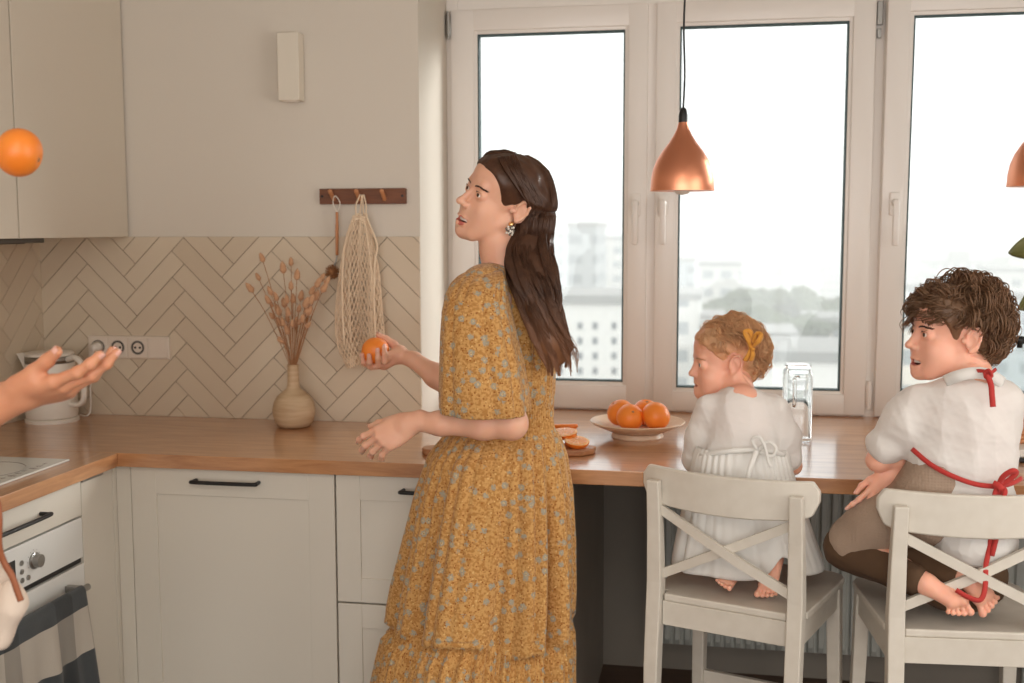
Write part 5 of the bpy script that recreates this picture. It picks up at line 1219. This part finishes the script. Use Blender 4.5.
def girl_dress():
    fd=Field((2.05,-.86,.86),(2.60,-.45,1.20),.0034)
    ch_=at(741,428,-.655)
    fd.ell(ch_,(.086,.064,.105),None,.03);fd.ell(at(741,405,-.64),(.082,.055,.042),None,.03);fd.ell(at(740,394,-.61),(.050,.046,.022),None,.02)
    fd.ell(at(741,452,-.66),(.100,.068,.04),None,.03)
    for S,E in((at(707,406,-.65),at(697,460,-.605)),(at(778,408,-.66),at(787,458,-.63))):
        m_=S*.45+E*.55;fd.chain([S,m_,E],[.034,.041,.038],.02);fd.cone(E,E+[0,.02,-.012],.036,.030,.01)
    fd.ell(at(737,385,-.560),(.031,.036,.026),None,.006,'-')
    V,Q=fd.mesh();V=relax(V,Q,1);V=wrinkle(V,Q,.006,22,3,(1,1,.7));V=wrinkle(V,Q,.0009,90,5);return V,Q
V,Q=girl_dress();dg=obj('dress',(V,Q),LINEN,g_,smooth=True)
def girl_skirt():
    K=[(447,697,787,.066,-.66),(455,694,790,.074,-.66),(480,689,796,.095,-.655),(510,683,806,.118,-.648),(540,677,816,.133,-.645),(556,674,822,.136,-.642),(566,673,824,.138,-.640)]
    k=[q[0] for q in K];n=300;V=[];ys=np.arange(447,566.1,3.)
    for y in ys:
        L_,R_,D,Yc=[np.interp(y,k,[q[j] for q in K]) for j in range(1,5)];pl=at(L_,y,Yc);pr=at(R_,y,Yc);c=(pl+pr)/2;hw=(pr-pl)[0]/2;t=(y-447)/119
        for i in range(n):
            th=2*PI*i/n;cs,sn=math.cos(th),math.sin(th);rx=hw*math.copysign(abs(cs)**.85,cs);ry=D*math.copysign(abs(sn)**.85,sn)
            f=(.0022*(1-t)+.001)*fold(th,41,40)+(.012*t)*fold(th,17,9,y*.01,.5)
            # camera side (sn<0): hem lifted over the right leg
            lift=0
            if sn<0: lift=.060*math.exp(-((cs-.36)/.15)**2)+.012*max(0,cs-.1)
            z=c[2]+lift*t**1.5;V.append((c[0]+rx+f*cs,c[1]+ry+f*sn,max(z,.636+.004*math.sin(th*9))))
    m_=len(ys);i=np.arange(n);i2=(i+1)%n;Q=np.concatenate([np.stack([j*n+i,j*n+i2,(j+1)*n+i2,(j+1)*n+i],1)[:, ::-1] for j in range(m_-1)]);return np.array(V),Q
V,Q=girl_skirt();sk=obj('skirt',(V,Q),LINEN,dg,smooth=True);q=sk.modifiers.new('thickness','SOLIDIFY');q.thickness=.0015
YT=-.735
g=merge(ribbon([at(700,456,-.70),at(722,452,YT),at(745,450,YT-.005),at(757,450,YT-.008)],.012),ribbon([at(757,450,YT-.008),at(770,451,YT),at(785,455,-.70)],.012),
 ribbon([at(757,450,YT-.010),at(752,440,YT-.018),at(759,437,YT-.022),at(765,447,YT-.018),at(768,460,YT-.014),at(771,467,YT-.012)],.008),
 ribbon([at(757,450,YT-.010),at(752,463,YT-.020),at(748,476,YT-.026),at(746,492,YT-.03)],.012),ribbon([at(758,450,YT-.01),at(768,442,YT-.018),at(776,448,YT-.016),at(772,456,YT-.012),at(760,452,YT-.01)],.008))
obj('apron_tie',g,LINEN,dg,smooth=True)
# hair
fd=Field((2.12,-.75,1.08),(2.50,-.38,1.40),.003)
fd.ell(HG(-.018,0,.034),np.array([.095,.076,.085])*HG.s,HG.R,.02);fd.ell(HG(.026,0,.052),np.array([.064,.072,.066])*HG.s,HG.R,.015);fd.ell(HG(-.055,0,-.02),np.array([.052,.058,.055])*HG.s,HG.R,.02)
fd.ell(HG(.085,0,-.035),np.array([.062,.13,.098])*HG.s,HG.R,.012,'-')
for q in(1,-1): fd.ell(HG(-.012,q*.084,-.008),np.array([.034,.026,.042])*HG.s,HG.R,.008,'-')
V,Q=fd.mesh();V=relax(V,Q,1);V=wrinkle(V,Q,.003,60,8);hg=obj('hair',(V,Q),HAIRG,g_,smooth=True)
cov=lambda v:(v[2]>-.55) and not(v[0]>.3 and v[1]<-.30) and not(v[0]>.5 and v[2]<.42) and not(v[0]>-.38 and v[2]<.34 and abs(v[1])>.55) and not (v[0]>.25 and v[2]<.25)
Vc,Qc=curls(HG,2400,11,cov,.0085,1.3,.7,(1.15,1.32),.0007,.0014,flow=lambda v:np.array([-1,0,-.55]))
obj('curls',(Vc,Qc),HAIRG,hg,smooth=True)
bc=at(752,348,GY-.085)
g=merge(ribbon([bc,at(748,339,GY-.098),at(745,332,GY-.092),at(751,333,GY-.086),bc],.013,flat=(.5,-1,0)),ribbon([bc,at(758,342,GY-.10),at(761,335,GY-.094),at(756,335,GY-.086),bc],.013,flat=(.5,-1,0)),ribbon([bc,at(749,355,GY-.092),at(745,361,GY-.088)],.014,flat=(.5,-1,0)),ribbon([bc,at(753,355,GY-.094),at(751,361,GY-.088)],.012,flat=(.5,-1,0)),ribbon([bc+[-.006,-.006,.004],bc+[0,-.009,0],bc+[.006,-.006,-.004]],.008,flat=(0,-1,0)))
obj('hair_bow',g,MUST,hg,smooth=True)
# ---------------------------------------------------------------- the boy
BY=-.74
b__=thing('person',(2.85,-.75,.63),'curly-haired boy in a white shirt with red ties kneeling on the right bar chair, laughing','person')
th=math.radians(5);HB=Frame(at(951,334,BY),nrm(-CR*math.cos(th)-CF*math.sin(th)+np.array([0,0,.03])),np.array([0,0,1.])-CF*.03,.96)
def boy():
    fd=Field((2.42,-1.0,.615),(3.22,-.42,1.42),.006,fine=[((2.62,-.92,1.14),(2.92,-.62,1.38),.0020),((2.5,-.76,.80),(2.72,-.58,.98),.0024),((2.72,-1.0,.61),(3.02,-.78,.76),.0024)])
    I=build_head(fd,HB,.35,1.3,neck=[at(972,376,-.775),at(976,392,-.80)],neck_r=(.040,.045))
    ch_=at(965,430,-.80);pv=at(962,520,-.79);pv[2]=.75
    fd.ell(ch_,(.095,.062,.11),None,.03);fd.ell((ch_+pv)/2,(.078,.058,.11),None,.03);fd.ell(pv,(.095,.075,.085),None,.03)
    SL_,SR_=at(916,402,-.80),at(1003,400,-.80);fd.cone(SL_,SR_,.030,.030,.02)
    E=at(878,460,-.765);fd.chain([SL_,E],[.030,.027],.015);W1=at(918,458,-.74);fd.chain([E,E*.5+W1*.5,W1],[.026,.024,.018],.01)
    build_hand(fd,W1,nrm(CR+CF*.5),np.array([0,0,-1.]),1,.70,bends=((.2,.3,.2),)*4,arm_r=.018,thumb=(.7,.1,0))
    E2=at(950,468,-.72);W2=at(891,475,-.755);fd.chain([SR_,E2],[.030,.026],.015);fd.chain([E2,W2],[.025,.0175],.01)
    dd=nrm(at(869,505,-.79)-at(891,475,-.755));t=build_hand(fd,W2,dd,nrm(CF),1 if np.cross(dd,CF)@(-CR)>0 else -1,.74,bends=((.15,.3,.2),(.22,.35,.25),(.28,.4,.25),(.3,.4,.3)),thumb=(.5,.2,0),arm_r=.018,spread=(.16,.03,-.08,-.18))
    kn=at(852,541,-.73);an=at(925,583,-.90);fd.chain([pv+[-.03,0,-.03],kn],[.062,.045],.02);fd.chain([kn,an],[.040,.024],.015)
    kn2=at(876,534,-.60);an2=at(962,576,-.875);fd.chain([pv+[.03,0,-.03],kn2],[.052,.040],.02);fd.chain([kn2,an2],[.040,.024],.015)
    foot(fd,at(926,584,-.900),at(957,602,-.925),np.array([.1,-1.,.25]),np.array([1.,0,0]),.80,td=CR*.25-np.array([0,0,1.])*.9+CF*.05)
    foot(fd,at(968,578,-.875),at(984,597,-.885),np.array([.0,-1.,.45]),np.array([-1.,0,0]),.80,td=CR*.45-np.array([0,0,1.])*.75)
    V,Q=fd.mesh();return relax(V,Q,1,.3),Q,I,t
V,Q,IB,tb_=boy();body=obj('body',(V,Q,skin_mats(V,Q,IB)),[SKINK,LIPS,MOUTH],b__,smooth=True)
face_parts(body,IB,IRISB,BROW,LASH,V=V);nails_mesh(tb_,body)
def boy_shirt():
    fd=Field((2.48,-.98,.64),(3.20,-.52,1.26),.0036)
    fd.ell(at(963,425,-.80),(.125,.082,.12),None,.03);fd.ell(at(965,400,-.795),(.112,.066,.05),None,.03);fd.ell(at(974,389,-.79),(.062,.055,.03),None,.02)
    fd.ell(at(963,462,-.80),(.122,.082,.08),None,.03);fd.ell(at(966,500,-.815),(.115,.078,.08),None,.03);fd.ell(at(975,540,-.83),(.095,.066,.075),None,.03)
    S=at(915,403,-.80);E=at(889,441,-.775);fd.chain([S,(S+E)/2,E],[.042,.049,.047],.03);fd.cone(E+CR*.006+[0,0,.004],E-CR*.006+[0,0,-.008],.0505,.050,.006)
    S=at(1003,402,-.80);E=at(985,452,-.66);fd.chain([S,E],[.050,.05],.03)
    fd.ell(at(966,380,-.765),(.046,.046,.040),None,.006,'-')
    V,Q=fd.mesh();V=relax(V,Q,1);V=wrinkle(V,Q,.0075,17,13,(1,1,.8));V=wrinkle(V,Q,.001,80,5);return V,Q
V,Q=boy_shirt();sh=obj('shirt',(V,Q),LINEN,b__,smooth=True)
# collar stand
P=[at(945,381,-.84),at(958,376,-.858),at(974,373,-.86),at(990,375,-.85),at(1003,383,-.83)];obj('collar',ribbon(P,.026,.0018,flat=(0,-1,.25)),LINEN,sh,smooth=True)
fd=Field((2.45,-1.0,.615),(3.2,-.5,.90),.004)
pv=at(962,525,-.80);pv[2]=.735;kn=at(846,547,-.735)
fd.ell(pv,(.10,.085,.09),None,.03);fd.chain([pv+[-.03,0,-.02],kn],[.068,.054],.03);fd.chain([kn+[0,0,-.004],at(915,579,-.885)],[.046,.034],.02);fd.chain([pv+[.03,0,-.02],at(872,540,-.62)],[.066,.05],.03);fd.chain([at(872,545,-.62),at(952,573,-.86)],[.045,.032],.02)
V,Q=fd.mesh();V=relax(V,Q,1);V=wrinkle(V,Q,.003,30,4);tr_=obj('trousers',(V,Q),TROUS,b__,smooth=True)
fd=Field((2.40,-1.0,.60),(3.0,-.45,1.02),.004)
fd.chain([at(925,510,-.80),at(880,522,-.765),at(853,543,-.74)],[.076,.068,.062],.03);fd.chain([at(938,478,-.80),at(925,508,-.80)],[.079,.085],.03);fd.ell(at(926,486,-.785),(.05,.045,.042),None,.03);fd.chain([at(930,500,-.70),at(872,530,-.62)],[.07,.06],.03)
A0=at(905,590,-.83);fd.ell(A0,(.075,.12,.062),None,.01,'-');fd.ell(at(1010,520,-.85),(.13,.2,.16),None,.01,'-')
V,Q=fd.mesh();V=relax(V,Q,1);V=wrinkle(V,Q,.003,24,6);ap=obj('apron',(V,Q),APRON,b__,smooth=True)
yb=-.895
g=merge(ribbon([at(912,449,-.835),at(930,464,-.868),at(950,475,-.89),at(975,484,yb),at(1000,487,yb)],.011),ribbon([at(1000,487,yb),at(1013,483,yb+.012),at(1022,478,-.86)],.010),
 ribbon([at(998,487,yb-.004),at(1003,477,yb-.016),at(1012,471,yb-.022),at(1016,473,yb-.018),at(1008,481,yb-.012),at(998,487,yb-.006)],.012),ribbon([at(998,487,yb-.004),at(1005,490,yb-.014),at(1004,498,yb-.016),at(1006,505,yb-.012)],.010),
 ribbon([at(997,487,yb-.004),at(994,500,yb-.010),at(993,520,yb-.004),at(990,545,yb+.003),at(986,565,yb-.006),at(985,588,-.925),at(980,600,-.935),at(968,597,-.935),at(956,590,-.93)],.011),ribbon([at(999,488,yb-.004),at(1000,505,yb-.010),at(998,530,yb-.002),at(992,556,yb)],.010),
 ribbon([at(993,483,yb-.008),at(1000,487,yb-.014),at(1004,492,yb-.008)],.014))
obj('apron_tie',g,RED,ap,smooth=True)
yn=-.868
g=merge(ribbon([at(975,371,yn+.012),at(983,371,yn),at(990,374,yn-.006)],.008),ribbon([at(984,372,yn-.006),at(989,370,yn-.012),at(992,376,yn-.010),at(986,378,yn-.008),at(984,372,yn-.006)],.006),ribbon([at(987,374,yn-.008),at(991,385,yn-.014),at(992,396,yn-.018),at(993,407,yn-.022)],.012),ribbon([at(996,369,yn+.01),at(990,374,yn-.004)],.007))
obj('neck_tie',g,RED,ap,smooth=True)
fd=Field((2.60,-1.0,1.08),(3.05,-.58,1.48),.003)
fd.ell(HB(-.020,0,.040),np.array([.098,.084,.086])*HB.s,HB.R,.02);fd.ell(HB(.026,0,.052),np.array([.066,.075,.070])*HB.s,HB.R,.015);fd.ell(HB(-.058,0,-.020),np.array([.052,.062,.060])*HB.s,HB.R,.02)
fd.ell(HB(.086,0,-.035),np.array([.062,.13,.098])*HB.s,HB.R,.012,'-')
for q in(1,-1): fd.ell(HB(-.012,q*.086,-.008),np.array([.034,.028,.042])*HB.s,HB.R,.008,'-')
V,Q=fd.mesh();V=relax(V,Q,1);V=wrinkle(V,Q,.004,50,8);hb=obj('hair',(V,Q),HAIRB,b__,smooth=True)
cov=lambda v:(v[2]>-.62) and not(v[0]>.50 and v[2]<.55) and not(v[0]>-.38 and v[2]<.34 and abs(v[1])>.55) and not (v[0]>.2 and v[2]<.22)
Vc,Qc=curls(HB,3000,21,cov,.0175,1.25,.62,(1.14,1.42),.0009,.0018,flow=lambda v:np.array([-.5 if v[0]<.3 else .4,0,-.55]),K=30)
obj('curls',(Vc,Qc),HAIRB,hb,smooth=True)
# ================================================================ person reaching in from the left
PY=-1.75
CREAM=mat('cream_cotton',(238,222,206),.85,sheen=.2,bump=(300,.2));translucent(CREAM,.2);BRN=mat('brown_leather',(150,86,52),.55,bump=(90,.3));DENIM=mat('dark_trousers',(70,62,56),.85)
p_=thing('person',(.72,PY,0),'person mostly out of view at the left edge, palm open under the flying orange','person')
W3=at(17,396,PY);d3=nrm(at(68,386,PY)-W3)
def left_person():
    fd=Field((.38,-2.10,.0),(1.60,-1.45,1.80),.009,fine=[((1.08,-1.86,1.18),(1.42,-1.62,1.40),.0024)])
    c=np.array([.72,PY,0.])
    fd.ell(c+[0,0,1.28],(.10,.155,.18),None,.05);fd.ell(c+[0,0,1.03],(.09,.13,.14),None,.05);fd.ell(c+[0,0,.90],(.10,.15,.12),None,.05)
    SR_=c+[.0,-.17,1.38];SL_=c+[0,.17,1.38];fd.cone(SR_,SL_,.05,.05,.04)
    H=Frame(c+[.02,0,1.62],(1,.15,-.05),(0,0,1),1.04);I=build_head(fd,H,0,.4,neck=[c+[-.01,0,1.47],c+[-.01,0,1.42]],neck_r=(.055,.06))
    E3=at(-118,470,PY-.03);fd.chain([SR_,E3],[.050,.042],.03);fd.chain([E3,E3*.5+W3*.5,W3],[.042,.038,.027],.02)
    n3=nrm(np.array([0,0,1.])*.9+CF*.42)
    t=build_hand(fd,W3,d3,n3,1,1.09,bends=((.10,.22,.22),(.20,.30,.25),(.38,.42,.3),(.62,.5,.3)),spread=(.14,.0,-.10,-.22),thumb=(.34,.30,0),tb=(-.02,-.04),fat=1.06,arm_r=.027)
    E4=c+[-.06,.23,1.10];fd.chain([SL_,E4,c+[.0,.24,.86]],[.05,.042,.03],.03)
    build_hand(fd,c+[.0,.24,.87],(.1,0,-1.),(0,-1,0),1,1.,bends=((.3,.5,.3),)*4,arm_r=.027)
    for q in(1,-1): fd.chain([c+[0,q*.09,.86],c+[.02,q*.09,.47],c+[0,q*.09,.09]],[.09,.06,.042],.03);fd.chain([c+[0,q*.09,.05],c+[.12,q*.10,.03],c+[.18,q*.10,.025]],[.038,.03,.02],.02)
    V,Q=fd.mesh();return relax(V,Q,1,.3),Q,I,t
V,Q,I3,t3=left_person();body=obj('body',(V,Q,skin_mats(V,Q,I3)),[SKINM,LIPS,MOUTH],p_,smooth=True)
face_parts(body,I3,IRISB,BROW,LASH,V=V);nails_mesh(t3,body)
c=np.array([.72,PY,0.])
fd=Field((.40,-2.15,.70),(1.30,-1.35,1.52),.006)
fd.ell(c+[0,0,1.27],(.125,.185,.20),None,.05);fd.ell(c+[0,0,1.02],(.125,.165,.18),None,.05);fd.ell(c+[.01,0,.90],(.15,.19,.10),None,.06);fd.cone(c+[0,-.17,1.38],c+[0,.17,1.38],.066,.066,.04)
fd.chain([c+[0,-.17,1.38],at(-118,470,PY-.03)],[.066,.058],.03);fd.chain([c+[0,.17,1.38],c+[-.06,.23,1.10]],[.066,.056],.03)
a=at(-40,545,PY);fd.chain([c+[.1,-.03,1.0],a,at(-12,598,PY),at(-22,625,PY)],[.06,.05,.045,.05],.04);fd.ell(c+[0,0,1.46],(.07,.07,.06),None,.01,'-');fd.chain([at(12,585,PY-.03),at(14,603,PY-.03),at(2,640,PY-.03)],[.014,.020,.022],.03)
V,Q=fd.mesh();V=relax(V,Q,1);V=wrinkle(V,Q,.006,22,17,(1,1,.6));sh3=obj('shirt',(V,Q),CREAM,p_,smooth=True)
g=merge(ribbon([c+[.10,-.07,1.40],c+[.135,-.09,1.25],at(-30,470,PY-.06),at(-6,495,PY-.06),at(-1,515,PY-.065),at(-1,545,PY-.065),at(4,562,PY-.06),at(12,576,PY-.06),at(17,590,PY-.06),at(21,601,PY-.06)],.010,.002,flat=(.3,-1,0)))
obj('apron_strap',g,BRN,sh3,smooth=True)
fd=Field((.45,-2.05,.06),(1.16,-1.5,.95),.010)
fd.ell(c+[0,0,.87],(.115,.165,.12),None,.04)
for q in(1,-1): fd.chain([c+[0,q*.09,.84],c+[.02,q*.09,.47],c+[0,q*.09,.10]],[.10,.075,.06],.03)
V,Q=fd.mesh();obj('trousers',(relax(V,Q,2),Q),DENIM,p_,smooth=True)
H=I3['H'];fd=Field((.54,-1.95,1.45),(1.0,-1.5,1.85),.005);fd.ell(H(-.018,0,.036),np.array([.100,.082,.090])*H.s,H.R,.02);fd.ell(H(.086,0,-.035),np.array([.062,.12,.098])*H.s,H.R,.02,'-')
for q in(1,-1): fd.ell(H(.004,q*.078,-.030),np.array([.034,.03,.036])*H.s,H.R,.01,'-')
V,Q=fd.mesh();obj('hair',(wrinkle(relax(V,Q,1),Q,.003,50,8),Q),HAIRB,p_,smooth=True)
# ---------------------------------------------------------------- towel over the oven handle
TW=mat('striped_linen',(186,180,168),.95,sheen=.2,bump=(380,.4));N_,L_,b_=nodes(TW);tc=N_.new('ShaderNodeTexCoord');sp=N_.new('ShaderNodeSeparateXYZ');L_.new(tc.outputs['UV'],sp.inputs[0])
cr=N_.new('ShaderNodeValToRGB');cr.color_ramp.interpolation='CONSTANT';e=cr.color_ramp.elements;dk,lt=lin((62,66,68)),lin((178,170,158));e[0].position=0;e[0].color=lt;e[1].position=.13;e[1].color=dk
for p,cc in((.31,lt),(.515,dk),(.66,lt),(.80,dk),(.9,lt)):
    q=e.new(p);q.color=cc
L_.new(sp.outputs[1],cr.inputs[0]);cx=N_.new('ShaderNodeValToRGB');cx.color_ramp.interpolation='CONSTANT';e=cx.color_ramp.elements;e[0].position=0;e[0].color=(1,1,1,1);e[1].position=.16;e[1].color=(.45,.46,.47,1)
for p,v_ in((.34,1),(.72,.55),(.86,1)):
    q=e.new(p);q.color=(v_,v_,v_,1)
L_.new(sp.outputs[0],cx.inputs[0]);mm=N_.new('ShaderNodeMix');mm.data_type='RGBA';mm.blend_type='MULTIPLY';mm.inputs[0].default_value=.8;L_.new(cr.outputs[0],mm.inputs[6]);L_.new(cx.outputs[0],mm.inputs[7]);L_.new(mm.outputs[2],b_.inputs['Base Color'])
nu,nv=70,70;V=[];UV=[]
for j in range(nv+1):
    t=j/nv
    for i in range(nu+1):
        u=i/nu;y=-.872-u*.40+.012*math.sin(t*4+1)*(1-u);w_=.010*math.sin(u*17+1.2*math.sin(t*3))+.007*math.sin(u*31+2)
        s=t*.56  # cloth length: back sheet, over the bar, front sheet
        if s<.20: x=.627-.004;z=.40+s
        elif s<.232: a=(s-.20)/.032*PI;x=.64-.0125*math.cos(a);z=.590+.012*math.sin(a)
        else: x=.6535+.012*(s-.232)/.33;z=.590-(s-.232)
        k=max(0,(s-.235)/.33) if s>.232 else max(0,(.2-s)/.2)*.3
        V.append((x+w_*k*1.6+(.006*k),y-.03*k*(u-.5)+.01*k,z-.015*math.sin(u*5)*k));UV.append((u,1-t))
F=[(j*(nu+1)+i,j*(nu+1)+i+1,(j+1)*(nu+1)+i+1,(j+1)*(nu+1)+i) for j in range(nv) for i in range(nu)]
tw=obj('dish_towel',(V,np.array(F,np.int32)),TW,None,loc=(.64,-1.07,.3),smooth=True);tag(tw,'grey and cream striped linen towel draped over the oven handle','towel')
ul=tw.data.uv_layers.new(name='uv');li=np.zeros(len(tw.data.loops),np.int32);tw.data.loops.foreach_get('vertex_index',li);ul.data.foreach_set('uv',np.array(UV)[li].ravel());q=tw.modifiers.new('thickness','SOLIDIFY');q.thickness=.002
